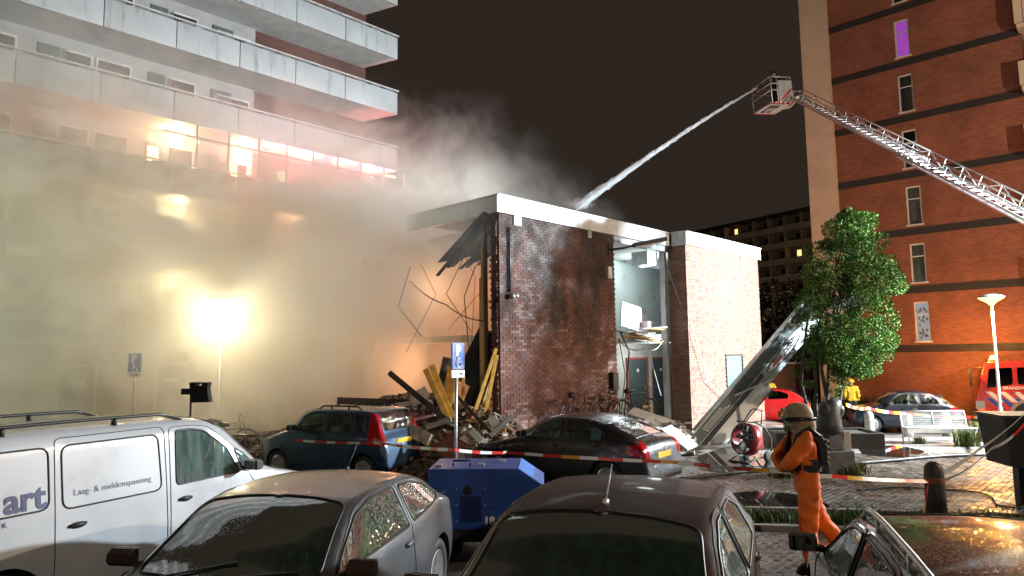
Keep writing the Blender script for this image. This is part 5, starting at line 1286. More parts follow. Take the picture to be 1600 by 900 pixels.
# ---- bicycles
def bicycle(loc, rz, label, m, lean=6, group='bicycles'):
    t = thing('bicycle', label, 'bicycle', loc, rz, group); t.rotation_euler = (R(lean), 0, rz); r = .34
    for x in (-.52, .52):
        mt_ = Matrix.Translation((x, 0, r)) @ Matrix.Rotation(PI/2, 4, 'X')
        w_ = MB().tube([mt_ @ Vector((r*math.cos(2*PI*i/28), r*math.sin(2*PI*i/28), 0)) for i in range(29)], .018, 6, False).build('wheel', 'rubber', t, smooth=True)
        s_ = MB()
        for i in range(14):
            a = 2*PI*i/14; s_.tube([mt_ @ Vector((0, 0, .02 if i % 2 else -.02)), mt_ @ Vector((r*.95*math.cos(a), r*.95*math.sin(a), 0))], .0025, 3)
        s_.tube([(x, -.05, r), (x, .05, r)], .025, 8); s_.build('spokes', 'galv', w_)
        MB().tube([mt_ @ Vector(((r+.03)*math.cos(a), (r+.03)*math.sin(a), 0)) for a in [R(20+16*i) for i in range(9)]], .016, 5).build('mudguard', m, t, smooth=True)
    f = MB(); bb = Vector((-.08, 0, .30)); st_ = Vector((-.22, 0, .82)); hd_ = Vector((.36, 0, .88)); hb_ = Vector((.40, 0, .70))
    for a, b_, r_ in ((bb, st_, .017), (st_, hd_, .015), (bb, hb_, .019), (bb, Vector((-.52, 0, r)), .012), (st_, Vector((-.52, 0, r)), .010), (hd_, Vector((.34, 0, 1.0)), .015), (hd_, hb_, .019), (hb_, Vector((.52, 0, r)), .014)): f.tube([a, b_], r_, 7)
    f.build('frame', m, t, smooth=True)
    MB().tube([(.34, -.28, 1.06), (.38, -.1, 1.06), (.34, 0, 1.02), (.38, .1, 1.06), (.34, .28, 1.06)], .012, 6).build('handlebar', 'galv', t, smooth=True)
    sd = MB(); sd.tube([(-.42, 0, .93), (-.34, 0, .95), (-.16, 0, .94), (-.08, 0, .93)], [.07, .085, .04, .02], 8); sd.tube([st_, (-.25, 0, .93)], .012, 6); sd.build('saddle', 'black_plastic', t, smooth=True)
    c_ = MB(); c_.tube([(-.08, -.06, .30), (.05, -.09, .18)], .01, 6); c_.tube([(-.08, .06, .30), (-.2, .09, .42)], .01, 6); c_.b2(.0, .1, -.14, -.06, .165, .19); c_.b2(-.25, -.15, .06, .14, .41, .435); c_.lathe([(.0, -.004), (.09, -.004), (.09, .004), (0, .004)], 18, Matrix.Translation((-.08, -.05, .30)) @ Matrix.Rotation(PI/2, 4, 'X')); c_.build('crank', 'steel', t)
    rk = MB(); rk.tube([(-.3, -.05, .72), (-.75, -.05, .74)], .007, 5); rk.tube([(-.3, .05, .72), (-.75, .05, .74)], .007, 5); rk.tube([(-.52, .05, r), (-.65, .05, .74)], .006, 5); rk.build('carrier', 'black_plastic', t)
    return t
plat = MB().b2(1.6, 6.3, -1.25, -.02, 0, .55).build('loading_step', 'concrete'); plat.location = AO; plat.rotation_euler = (0, 0, A1); tag(plat, 'low concrete step below the sooty brick wall', 'step')
def wallp(x, y, z): return AO+D1*x+D2*y+Vector((0, 0, z))
bicycle(wallp(2.35, -.4, .55), A1+R(8), 'black bicycle leaning on the sooty wall, leftmost of the three there', 'bike_frame', 8)
bicycle(wallp(3.55, -.45, .55), A1+R(186), 'black bicycle in the middle of the three by the sooty wall', 'bike_frame', -8)
bicycle(wallp(4.65, -.75, .55), A1+R(-14), 'black bicycle nearest the torn open room, right of the other two', 'bike_frame', 6)
b0_ = P(372, 660, 17.2); bicycle((b0_.x, b0_.y, 0), R(-20), 'pale dusty bicycle behind the rack in the smoke', 'bike_frame_pale', 12)
b1_ = P(352, 660, 18.2); bicycle((b1_.x, b1_.y, 0), R(25), 'pale dusty bicycle beside the glowing street lamp post', 'bike_frame_pale', -14)
def rack(px0, px1, Y, label):
    a = P(px0, 650, Y); b_ = P(px1, 650, Y); t = thing('bicycle_rack', label, 'bicycle rack', (a.x, a.y, 0)); l = b_.x-a.x
    MB().tube([(0,0,0), (0,0,.72), (.06,0,.80), (l-.06,0,.80), (l,0,.72), (l,0,0)], .024, 8).build('hoop', 'galv', t, smooth=True); MB().tube([(0,0,.42), (l,0,.42)], .018, 8).build('crossbar', 'galv', t, smooth=True); MB().tube([(l/2,0,.42), (l/2,0,.78)], .014, 8).build('upright', 'galv', t, smooth=True)
rack(361, 409, 15.9, 'steel hoop bicycle rack standing in the smoke beside the rubble')
# ================================================================== people
from mathutils import noise as mnoise
def skin_mesh(name, joints, edges, radii, root=0, sub=2):
    me = bpy.data.meshes.new(name); me.from_pydata(joints, edges, []); me.update()
    o = bpy.data.objects.new(name, me); sc.collection.objects.link(o)
    sk = o.modifiers.new('skin', 'SKIN'); sk.use_smooth_shade = True
    lay_ = me.skin_vertices[0].data
    for i, r in enumerate(radii): lay_[i].radius = r if isinstance(r, tuple) else (r, r)
    for i in range(len(joints)): lay_[i].use_root = (i == root)
    sb_ = o.modifiers.new('sub', 'SUBSURF'); sb_.levels = sub; sb_.render_levels = sub
    dg = bpy.context.evaluated_depsgraph_get(); m2 = bpy.data.meshes.new_from_object(o.evaluated_get(dg))
    bpy.data.objects.remove(o); return m2
def person(label, loc, heading, pose, suit, legs, k=1.0, group=None):
    """pose: dict of joints in metres, x forward, y left, z up"""
    t = thing('person', label, 'person', loc, heading, group)
    J = ['pelvis','spine','chest','neck','head','crown','shL','elL','wrL','haL','shR','elR','wrR','haR','hipL','knL','anL','toL','hipR','knR','anR','toR']
    pts = [Vector(pose[j])*k for j in J]; ix = {j: i for i, j in enumerate(J)}
    E = [('pelvis','spine'),('spine','chest'),('chest','neck'),('neck','head'),('head','crown'),('chest','shL'),('shL','elL'),('elL','wrL'),('wrL','haL'),('chest','shR'),('shR','elR'),('elR','wrR'),('wrR','haR'),('pelvis','hipL'),('hipL','knL'),('knL','anL'),('anL','toL'),('pelvis','hipR'),('hipR','knR'),('knR','anR'),('anR','toR')]
    rad = {'pelvis': (.15,.13),'spine': (.145,.125),'chest': (.165,.135),'neck': .065,'head': (.085,.10),'crown': (.07,.08),'sh': .098,'el': .080,'wr': .056,'ha': .045,'hip': .128,'kn': .102,'an': .08,'to': .045}
    rs = [tuple(q*k for q in (rad.get(j) or rad[j[:-1]])) if isinstance(rad.get(j) or rad[j[:-1]], tuple) else (rad.get(j) or rad[j[:-1]])*k for j in J]
    me = skin_mesh('body', pts, [(ix[a], ix[b]) for a, b in E], rs, sub=3)
    for m in (suit, legs, 'rubber', 'skin', 'black_cloth'): me.materials.append(M[m])
    zn = pose['neck'][2]*k+.02
    for f in me.polygons:
        c = f.center; f.use_smooth = True; s_ = 0
        if c.z < pose['pelvis'][2]*k-.02: s_ = 1
        lo = min((pose['anL'][2], pose['anR'][2]))
        for a in ('anL', 'anR'):
            if (c-Vector(pose[a])*k).length < .17*k and c.z < pose[a][2]*k+.05: s_ = 2
        for a in ('haL', 'haR'):
            if (c-Vector(pose[a])*k).length < .075*k: s_ = 4
        if c.z > zn: s_ = 3
        f.material_index = s_
    nm = [v.normal.copy() for v in me.vertices]
    for v, n_ in zip(me.vertices, nm):            # folds of the cloth
        q_ = v.co; 
        if v.co.z < zn-.03: v.co += n_*(.022*mnoise.noise(Vector((q_.x*9, q_.y*9, q_.z*15)))+.007*mnoise.noise(q_*31))*k
    o = bpy.data.objects.new('body', me); sc.collection.objects.link(o); o.parent = t
    return t
stand = dict(pelvis=(0,0,.96), spine=(0,0,1.14), chest=(.0,0,1.36), neck=(.02,0,1.53), head=(.05,0,1.64), crown=(.04,0,1.74),
    shL=(0,.19,1.45), elL=(-.02,.25,1.17), wrL=(.1,.24,.95), haL=(.15,.23,.88), shR=(0,-.19,1.45), elR=(-.02,-.25,1.17), wrR=(.1,-.24,.95), haR=(.15,-.23,.88),
    hipL=(0,.1,.90), knL=(.03,.11,.50), anL=(.0,.12,.09), toL=(.16,.13,.05), hipR=(0,-.1,.90), knR=(.03,-.11,.50), anR=(.0,-.12,.09), toR=(.16,-.13,.05))
pose = dict(stand); pose.update(pelvis=(-.01,0,.98), chest=(.0,0,1.37), shL=(.01,.19,1.46), elL=(.25,.27,1.21), wrL=(.22,.02,1.14), haL=(.16,-.06,1.16), shR=(.01,-.19,1.46), elR=(.24,-.25,1.20), wrR=(.25,-.0,1.12), haR=(.20,.10,1.12),
    knL=(.045,.12,.52), anL=(.03,.12,.10), toL=(.19,.13,.05), hipR=(-.02,-.1,.92), knR=(-.16,-.12,.54), anR=(-.46,-.12,.22), toR=(-.36,-.12,.06))
q = P(1266, 870, 8.1)
K_ = 1.045
man = person('person in orange coveralls, black harness and tan helmet striding with folded arms', (q.x, q.y, 0), R(176), pose, 'orange_cloth', 'orange_cloth', K_)
def loft(mb, rings, n=20):
    vs = []
    for (cx, cz, rx, ry) in rings:
        for j in range(n):
            a = 2*PI*j/n; vs.append((cx+rx*math.cos(a), ry*math.sin(a), cz))
    mb.add(vs, [(i*n+j, i*n+(j+1) % n, (i+1)*n+(j+1) % n, (i+1)*n+j) for i in range(len(rings)-1) for j in range(n)])
hz = 1.66*K_
hm = MB(); hm.lathe([(.158, -.05), (.156, -.02), (.150, .04), (.128, .10), (.085, .14), (.03, .155), (0, .156)], 24, Matrix.Translation((.05, 0, hz+.03)) @ Matrix.Diagonal((1.08, .93, 1, 1))); helm = hm.build('helmet', 'tan_cloth', man, smooth=True)
nf = MB(); loft(nf, [(.0, hz-.16, .13, .14), (.0, hz-.08, .14, .145), (.03, hz+.01, .155, .147)]); nf.build('neck_flap', 'tan_cloth', man, smooth=True)
MB().tube([(.20, -.08, hz-.0), (.24, 0, hz-.01), (.20, .08, hz-.0), (.1, .146, hz+.01), (-.1, .14, hz+.01)], .022, 6).build('goggle_strap', 'black_plastic', helm, smooth=True)
fc = MB(); fc.blob((.155, 0, hz-.05), (.022, .018, .03), 1, 8, 6, 0); fc.blob((.12, 0, hz-.075), (.05, .06, .05), 2, 10, 6, .03); fc.build('face', 'skin', man, smooth=True)
ey = MB(); ey.blob((.142, .035, hz-.025), (.012, .016, .010), 1, 8, 6, 0); ey.blob((.142, -.035, hz-.025), (.012, .016, .010), 2, 8, 6, 0); ey.b2(.155, .172, -.025, .025, hz-.095, hz-.088); ey.build('eyes_and_mouth', 'black_print', man, smooth=True)
vs_ = MB(); loft(vs_, [(-.01, 1.10*K_, .158, .182), (-.01, 1.17*K_, .166, .188), (-.005, 1.24*K_, .168, .19)], 24); vs_.build('waist_belt', 'black_cloth', man, smooth=True)
bk = MB(); bk.prism([(-.20, 1.16*K_), (-.215, 1.36*K_), (-.16, 1.50*K_), (-.03, 1.54*K_), (.0, 1.50*K_), (-.10, 1.42*K_), (-.13, 1.2*K_)], -.15, .15); bk.build('back_pad', 'black_cloth', man, bevel=.02)
for i in range(5): MB().b2(-.228, -.20, -.16, .16, (1.18+.06*i)*K_, (1.205+.06*i)*K_).build('reflective_strip', 'galv', man)
for s_ in (1, -1): MB().tube([(-.12, s_*.15, 1.48*K_), (-.02, s_*.14, 1.575*K_), (.12, s_*.13, 1.49*K_), (.17, s_*.12, 1.30*K_), (.15, s_*.13, 1.2*K_)], .026, 6).build('strap', 'black_cloth', man, smooth=True)
def hand(at, dirv, side, parent, m='black_cloth'):
    """palm and five bent fingers"""
    d = Vector(dirv).normalized(); u = d.cross(Vector((0, 0, 1))).normalized(); n_ = u.cross(d); a = Vector(at)
    J = [a, a+d*.05]; E = [(0, 1)]; Rr = [.026, .03]
    for i, (off, ln) in enumerate(((-.028, .07), (-.009, .08), (.010, .075), (.028, .06))):
        b_ = len(J); J += [a+d*.085+n_*off, a+d*(.085+ln*.5)+n_*off+u*.012, a+d*(.085+ln*.8)+n_*off+u*.035]; E += [(1, b_), (b_, b_+1), (b_+1, b_+2)]; Rr += [.011, .0095, .008]
    b_ = len(J); J += [a+d*.03+n_*.04, a+d*.075+n_*.06+u*.02]; E += [(0, b_), (b_, b_+1)]; Rr += [.013, .010]
    me = skin_mesh('glove', J, E, Rr, 0, 1); me.materials.append(M[m]); o = bpy.data.objects.new('glove', me); sc.collection.objects.link(o); o.parent = parent
hand(Vector((.17, -.05, 1.15))*K_, (-.4, -1, .1), 1, man); hand(Vector((.21, .08, 1.12))*K_, (-.2, 1, .05), -1, man)
# people in the background
def bystander(px, py, Y, label, head_dir, jacket='yellow_cloth', z=None, k=1.0, legs='black_cloth'):
    q = P(px, py, Y); t = person(label, (q.x, q.y, gz(q.x, q.y) if z is None else z), head_dir, stand, jacket, legs, k)
    hm = MB(); hm.lathe([(.13, -.02), (.125, .03), (.10, .09), (.04, .12), (0, .122)], 16, Matrix.Translation((.05, 0, 1.69*k))); hm.build('helmet', 'yellow_cloth' if jacket == 'yellow_cloth' else 'black_cloth', t, smooth=True)
    fc = MB(); fc.blob((.15, 0, 1.62*k), (.02, .016, .025), 1, 8, 6, 0); fc.build('nose', 'skin', t, smooth=True); return t
bystander(1331, 620, 28.5, 'person in yellow jacket with back turned, right of the tree stems', R(70))
bystander(1203, 620, 31.5, 'person in yellow jacket standing behind the red car', R(250))
# ================================================================== ladder truck (its ladder and basket reach into the picture)
L0 = P(1240, 153, 30.0); L1_ = P(1600, 338, 19.0); LD = (L1_-L0).normalized(); LB = L0+LD*((L1_-L0).length*1.5)
lt_ = thing('ladder_truck', 'fire brigade aerial ladder with rescue basket stretched out from the right', 'ladder truck', (LB.x, LB.y, 0))
O_ = Vector((LB.x, LB.y, 0))
sd_ = LD.cross(Vector((0, 0, 1))).normalized(); up_ = sd_.cross(LD)
if up_.z < 0: up_ = -up_
Ltot = (LB-L0).length
def lp(s_, a, b_): return L0-O_+LD*s_+sd_*a+up_*b_
for i, (s0, s1, hw, hh, dz) in enumerate(((0, Ltot*.44, .24, .31, .10), (Ltot*.38, Ltot*.76, .29, .38, .03), (Ltot*.70, Ltot, .34, .46, -.06))):
    f = MB()
    for a in (-hw, hw):
        f.tube([lp(s0, a, dz), lp(s1, a, dz)], .04, 6); f.tube([lp(s0+.3, a, dz+hh), lp(s1, a, dz+hh)], .022, 6)
        n = max(4, int((s1-s0)/.85)); fl = 0
        for k in range(n):
            x0 = s0+.3+(s1-s0-.3)*k/n; x1 = s0+.3+(s1-s0-.3)*(k+1)/n
            f.tube([lp(x0, a, dz+(hh if fl else 0)), lp(x1, a, dz+(0 if fl else hh))], .014, 5); f.tube([lp(x0, a, dz), lp(x0, a, dz+hh)], .013, 5); fl = 1-fl
    o = f.build('ladder_section', 'alu', lt_, smooth=True)
    n = int((s1-s0)/.34); r0 = None
    for k in range(n):
        if r0 is None: r0 = MB().tube([sd_*-hw, sd_*hw], .011, 5).build('rung', 'alu', o); q_ = r0
        else: q_ = r0.copy(); sc.collection.objects.link(q_); q_.parent = o
        q_.location = lp(s0+.15+k*.34, 0, dz)
    u_ = MB(); u_.bar(lp(s0+.4, -hw, dz-.09), lp(s1, -hw, dz-.09), .05, .05, up_); u_.bar(lp(s0+.4, hw, dz-.09), lp(s1, hw, dz-.09), .05, .05, up_); u_.build('guide_rail', 'galv', o)
# basket
bq = P(1206, 150, 30.4)-O_; bm_ = Matrix.Translation(bq) @ Matrix.Rotation(R(12), 4, 'Z') @ Matrix.Rotation(R(-3), 4, 'Y')
def bt(x, y, z): return bm_ @ Vector((x, y, z))
def bbox(mb, x0, x1, y0, y1, z0, z1): mb.add([bt(*v) for v in ((x0,y0,z0),(x1,y0,z0),(x1,y1,z0),(x0,y1,z0),(x0,y0,z1),(x1,y0,z1),(x1,y1,z1),(x0,y1,z1))], [(0,3,2,1),(4,5,6,7),(0,1,5,4),(1,2,6,5),(2,3,7,6),(3,0,4,7)])
mb = MB(); bbox(mb, -.52, .52, -.75, .75, -.62, -.55); bsk = mb.build('basket', 'white_board', lt_)
mb = MB(); bbox(mb, -.16, .52, -.78, -.74, -.55, .42); bbox(mb, .49, .53, -.74, .75, -.55, .2); mb.build('side_panel', 'alu', bsk)
mb = MB()
for (x, y) in ((-.5, -.74), (.5, -.74), (.5, .74), (-.5, .74), (-.2, -.74)): mb.tube([bt(x, y, -.55), bt(x, y, .62)], .024, 6)
for z in (.0, .3, .6): mb.tube([bt(-.5, -.74, z), bt(.5, -.74, z), bt(.5, .74, z), bt(-.5, .74, z), bt(-.5, -.74, z)], .024, 6)
mb.build('rail', 'alu', bsk, smooth=True)
for i in range(5): MB().add([bt(-.5+i*.22, -.755, -.62), bt(-.39+i*.22, -.755, -.62), bt(-.33+i*.22, -.755, -.55), bt(-.44+i*.22, -.755, -.55)], [(0,1,2,3)]).build('red_stripe', 'red_print', bsk)
MB().add([bt(-.1, -.785, -.45), bt(.0, -.785, -.45), bt(.5, -.785, .0), bt(.5, -.785, .1)], [(0,1,2,3)]).build('red_stripe', 'red_print', bsk)
for y0, y1 in ((-.74, -.62), (.6, .74)): MB().add([bt(-.5, y0, -.625), bt(.5, y0, -.625), bt(.5, y1, -.625), bt(-.5, y1, -.625)], [(0,1,2,3)]).build('red_stripe', 'red_print', bsk)
mb = MB(); bbox(mb, -.40, .08, -.45, .45, -.634, -.622); mb.build('dark_underside', 'black_print', bsk)
mb = MB()
for k, (x, l) in enumerate(((-.28, .5), (-.16, .62), (-.05, .4))): bbox(mb, x, x+.055, -.2, -.2+l, -.6385, -.635)
mb.build('white_marks', 'white_print', bsk)
mb = MB(); mb.tube([bt(.53, -.3, -.3), lp(.1, -.2, .1)], .07, 8); mb.tube([bt(.53, .3, -.3), lp(.1, .2, .1)], .07, 8); mb.tube([bt(.53, 0, .2), bt(.9, 0, .25), lp(.5, 0, .42)], .03, 6); mb.tube([bt(.53, 0, -.6), bt(.9, 0, -.5), lp(.3, 0, .0)], .045, 6); mb.build('knuckle', 'alu', bsk, smooth=True)
nz = P(1184, 137, 30.4)-O_; mb = MB(); mb.tube([bt(-.3, -.6, .5), bt(-.55, -.6, .52), nz], [.06, .05, .035], 8); mb.build('water_cannon', 'dark_frame', bsk, smooth=True)
# turntable, frame and cab stand right of the picture
mb = MB(); mb.b2(-.6, .6, -.7, .7, 1.2, 1.7); mb.bar((0, 0, 1.6), LB-O_, .5, .5); mb.build('turntable', 'fire_red', lt_, bevel=.04)
mb = MB(); mb.b2(-1.0, 7.0, -1.2, 1.2, .55, 1.2); mb.build('chassis', 'fire_red', lt_, bevel=.05); mb = MB(); mb.b2(5.0, 7.1, -1.2, 1.2, .7, 2.7); mb.build('cab', 'fire_red', lt_, bevel=.15)
for x in (0.2, 5.9):
    for y in (-1.05, 1.05): MB().lathe([(.1, -.14), (.48, -.14), (.5, -.1), (.5, .1), (.48, .14), (.1, .14)], 24, Matrix.Translation((x, y, .5)) @ Matrix.Rotation(PI/2, 4, 'X')).build('wheel', 'rubber', lt_, smooth=True)
fb = FLOOD-O_; mb = MB(); mb.tube([(fb.x+.4, fb.y-.1, 1.2), (fb.x+.4, fb.y-.1, fb.z-.2)], .06, 8); mb.bar((fb.x+.4, fb.y-.9, fb.z-.1), (fb.x+.4, fb.y+.9, fb.z-.1), .08); mb.bar((.5, 0, 1.0), (fb.x+.4, fb.y-.1, 1.25), .3); mb.build('light_mast', 'galv', lt_)
for y in (-.6, .6):
    h_ = MB().box((fb.x+.40, fb.y+y, fb.z+.12), (.16, .5, .36)).build('mast_lamp', 'black_plastic', lt_, bevel=.02)
bystander(1211, 128, 30.6, 'dark clad person standing in the rescue basket above the ladder', R(200), 'black_cloth', z=bq.z-.55, k=1.0)
# the jet of water from the basket to the roof
j0 = nz+O_; j1 = P(905, 322, 22.5); pts = []; rs = []
for i in range(41):
    t_ = i/40; p = j0.lerp(j1, t_)+Vector((0, 0, .95*4*t_*(1-t_)*.16)); pts.append(p); rs.append(.022+.02*t_+.03*t_**3)
def water_mat():
    m = bpy.data.materials.new('jet_water'); t = nt(m); L = t.links.new; out = N(t, 'ShaderNodeOutputMaterial')
    tc = N(t, 'ShaderNodeTexCoord'); no = N(t, 'ShaderNodeTexNoise'); no.inputs['Scale'].default_value = 6; no.inputs['Detail'].default_value = 6; L(tc.outputs['Object'], no.inputs['Vector'])
    mr = N(t, 'ShaderNodeMapRange'); mr.inputs[1].default_value = .3; mr.inputs[2].default_value = .7; mr.inputs[3].default_value = .72; mr.inputs[4].default_value = .98; L(no.outputs['Fac'], mr.inputs[0])
    df = N(t, 'ShaderNodeBsdfDiffuse'); df.inputs[0].default_value = (.85,.88,.9,1); tl = N(t, 'ShaderNodeBsdfTranslucent'); tl.inputs[0].default_value = (.85,.88,.9,1)
    ad = N(t, 'ShaderNodeMixShader'); L(df.outputs[0], ad.inputs[1]); L(tl.outputs[0], ad.inputs[2]); tr_ = N(t, 'ShaderNodeBsdfTransparent')
    mx = N(t, 'ShaderNodeMixShader'); L(mr.outputs[0], mx.inputs[0]); L(tr_.outputs[0], mx.inputs[1]); L(ad.outputs[0], mx.inputs[2]); L(mx.outputs[0], out.inputs[0]); M['jet_water'] = m
water_mat()
jt = thing('water_jet', 'arc of white water from the basket onto the flat roof', 'water jet', (0, 0, 0))
MB().tube(pts, [r*.75 for r in rs], 8).build('core', 'jet_water', jt, smooth=True)
rnd = random.Random(2); dr = MB()
for i in range(5200):
    t_ = rnd.random()**.7; k = min(39, int(t_*40)); p = pts[k].lerp(pts[k+1], t_*40-k); r = rs[k]*(.6+abs(rnd.gauss(0, .7))); a = rnd.uniform(0, 6.28); d = (pts[k+1]-pts[k]).normalized(); u = d.orthogonal().normalized(); v = d.cross(u)
    c = p+(u*math.cos(a)+v*math.sin(a))*r; s_ = rnd.uniform(.004, .010); l = d*rnd.uniform(.08, .35)
    dr.add([c-l, c+u*s_, c+l, c-u*s_, c+v*s_, c-v*s_], [(0,1,2,3), (0,4,2,5)])
tag(dr.build('spray', 'jet_water', jt), kind='stuff')
sp2 = MB(); rnd = random.Random(3)
for i in range(1500):
    c = j1+Vector((rnd.gauss(-.1, .22), rnd.gauss(0, .3), abs(rnd.gauss(0, .10))-.02)); s_ = rnd.uniform(.003, .008)
    sp2.add([c+Vector((0, 0, s_*2)), c+Vector((s_, 0, 0)), c-Vector((0, 0, s_)), c-Vector((s_, 0, 0))], [(0,1,2,3)])
tag(sp2.build('splash', 'jet_water', jt), kind='stuff')
# ================================================================== fire engine at the right edge
q = P(1524, 640, 29.6); fe = thing('fire_engine', 'red fire engine cab with blue and white stripes and an amber beacon', 'fire engine', (q.x, q.y, gz(q.x, q.y)-.25), math.atan2(.53, -.85))
# local x forward, the front at x=0; y left faces the camera
def xz(poly, y0, y1, name, m, par=fe, bevel=0): return MB().prism(poly, y0, y1).build(name, m, par, bevel=bevel)
cab = xz([(-.02,.55),(0,1.2),(-.10,1.55),(-.34,2.50),(-.5,2.68),(-2.3,2.74),(-2.3,.55)], -1.15, 1.15, 'cab', 'fire_red', bevel=.05)
xz([(-2.34,.6),(-2.34,2.95),(-6.5,2.95),(-6.5,.6)], -1.18, 1.18, 'equipment_body', 'fire_red', bevel=.03)
for i in range(3): xz([(-2.6-i*1.3,1.0),(-2.6-i*1.3,2.6),(-3.75-i*1.3,2.6),(-3.75-i*1.3,1.0)], 1.182, 1.2, 'roller_shutter', 'galv')
MB().add([(-.085,-1.0,1.62),(-.085,1.0,1.62),(-.345,.95,2.46),(-.345,-.95,2.46)], [(0,1,2,3)]).build('windscreen', 'car_glass_dark', fe, loc=(.02, 0, 0))
d = xz(rounded([(-.32,.75),(-.42,2.5),(-1.38,2.55),(-1.38,.75)], .05), 1.152, 1.162, 'door', 'fire_red')
xz(rounded([(-.42,1.62),(-.52,2.42),(-1.30,2.46),(-1.30,1.78)], .08), 1.165, 1.172, 'window', 'dark_pane', d); xz(rounded([(-1.46,1.78),(-1.46,2.46),(-2.1,2.46),(-2.1,1.78)], .08), 1.152, 1.162, 'window', 'dark_pane')
mb = MB(); mb.tube([(-1.2, 1.17, 1.45), (-1.36, 1.19, 1.45)], .018, 6); mb.build('handle', 'black_plastic', d)
for i in range(4):                                       # slanted stripes on the door
    x = -.36-i*.45
    MB().add([(x, 1.168, 1.48), (x-.22, 1.168, 1.48), (x-.62, 1.168, 1.08), (x-.40, 1.168, 1.08)], [(0,1,2,3)]).build('white_stripe', 'white_print', fe)
    MB().add([(x-.0, 1.168, 1.22), (x-.18, 1.168, 1.22), (x-.62, 1.168, .80), (x-.42, 1.168, .80)], [(0,1,2,3)]).build('blue_stripe', 'sign_blue', fe)
RB = Matrix.Rotation(PI, 4, 'Z') @ Matrix.Rotation(PI/2, 4, 'X')
text('BRANDWEER', .17, 'white_print', fe, 'lettering', Matrix.Translation((-.95, 1.175, 1.58)) @ RB, .002, .004)
text('13-2651', .24, 'white_print', fe, 'number', Matrix.Translation((-2.25, 1.175, 2.62)) @ RB @ Matrix.Rotation(-PI/2, 4, 'Z'), .002, .006)
mb = MB(); mb.b2(-.3, .14, -1.15, 1.15, .35, .62); mb.build('bumper', 'dark_frame', fe, bevel=.04)
xz(rounded([(.0,.75),(-.0,1.1),(-.3,1.1),(-.3,.75)], .05), 1.153, 1.165, 'headlamp', 'lamp_clear')
MB().b2(-.3, -.12, 1.15, 1.18, .60, .68).build('indicator', 'beacon_amber', fe)
mb = MB(); mb.tube([(-.25, 1.15, 2.45), (.12, 1.4, 2.4), (.12, 1.4, 1.7)], .02, 6); mb.box((.12, 1.4, 2.15), (.1, .2, .42)); mb.box((.12, 1.4, 1.8), (.1, .2, .18)); mb.build('mirror', 'black_plastic', fe)
for x in (-1.05-.75, -5.2):
    wm = Matrix.Translation((x, 1.0, .5)) @ Matrix.Rotation(-PI/2, 4, 'X')
    w_ = MB().lathe([(.1, -.26), (.48, -.26), (.52, -.2), (.52, .06), (.48, .1), (.3, .1), (.28, .02), (.1, .06), (0, .08)], 28, wm).build('wheel', 'rubber', fe, smooth=True)
    mb = MB(); vs = []
    for k in range(15):
        a = R(-8+196*k/14)
        for r_, y_ in ((.60, 1.14), (.60, 1.20), (.72, 1.20), (.72, 1.14)): vs.append((x+r_*math.cos(a), y_, .5+r_*math.sin(a)))
    mb.add(vs, [(4*k+j, 4*k+(j+1) % 4, 4*k+4+(j+1) % 4, 4*k+4+j) for k in range(14) for j in range(4)]); mb.build('wheel_arch', 'granite', fe)
    MB().lathe([(0, 0), (.58, 0), (.58, .012), (0, .012)], 24, Matrix.Translation((x, 1.163, .5)) @ Matrix.Rotation(-PI/2, 4, 'X')).build('arch_well', 'black_print', fe)
mb = MB(); mb.b2(-.95, -.55, -.9, .9, 2.70, 2.80); mb.build('light_bar', 'dark_frame', fe)
MB().lathe([(.09, 0), (.09, .09), (.06, .13), (0, .14)], 14, Matrix.Translation((-.72, .75, 2.80))).build('beacon', 'beacon_amber', fe, smooth=True)
wpos = Matrix.Translation(fe.location) @ Matrix.Rotation(fe.rotation_euler[2], 4, 'Z') @ Vector((-.5, .95, 3.02)); light('POINT', 'beacon_light', wpos, 420, (1,.40,.06), .08)
wpos = Matrix.Translation(fe.location) @ Matrix.Rotation(fe.rotation_euler[2], 4, 'Z') @ Vector((.35, 1.6, 2.6)); light('POINT', 'beacon_front', wpos, 420, (1,.42,.10), .08)
# ================================================================== fallen sign boards
def board_frame(p0, p1, face):
    u = (p1-p0).normalized(); n = Vector(face); n = (n-u*n.dot(u)).normalized(); w_ = n.cross(u).normalized()
    return u, w_, n
a0 = G(1068, 698); a1 = P(1262, 470, 20.2)
u, wv, n_ = board_frame(a0, a1, (.6, -.8, .2))
if wv.z > 0: wv = -wv
Lb = (a1-a0).length
bs = thing('fallen_sign', 'long grey and white sign board fallen against the tree, oval logo on it', 'sign board', a0)
def bp(s_, t_, d_): return u*s_+wv*t_+n_*d_
def slab(mb, s0, s1, t0, t1, d0, d1): mb.add([bp(s, t, d) for d in (d0, d1) for s, t in ((s0,t0),(s1,t0),(s1,t1),(s0,t1))], [(0,1,2,3),(7,6,5,4),(0,4,5,1),(1,5,6,2),(2,6,7,3),(3,7,4,0)])
mb = MB(); slab(mb, 0, Lb, -.02, .32, -.10, .0); mb.build('dark_panel', 'grey_board', bs)
mb = MB(); slab(mb, -.02, Lb+.03, -.07, -.022, -.12, .03); mb.build('top_edge', 'galv', bs); mb = MB(); slab(mb, 0, Lb, .322, .345, -.11, .02); mb.build('lower_edge', 'galv', bs)
mb = MB(); slab(mb, Lb*.52, Lb*.99, .36, .66, -.06, -.01); mb.build('logo_panel', 'panel_white', bs); mb = MB(); slab(mb, Lb*.52, Lb*.99, .662, .80, -.05, .0); mb.build('side_strip', 'panel_white', bs)
mb = MB(); slab(mb, .15, Lb*.55, .39, .45, -.05, .03); slab(mb, .15, Lb*.55, .48, .51, -.05, .0); mb.build('dark_rail', 'dark_frame', bs)
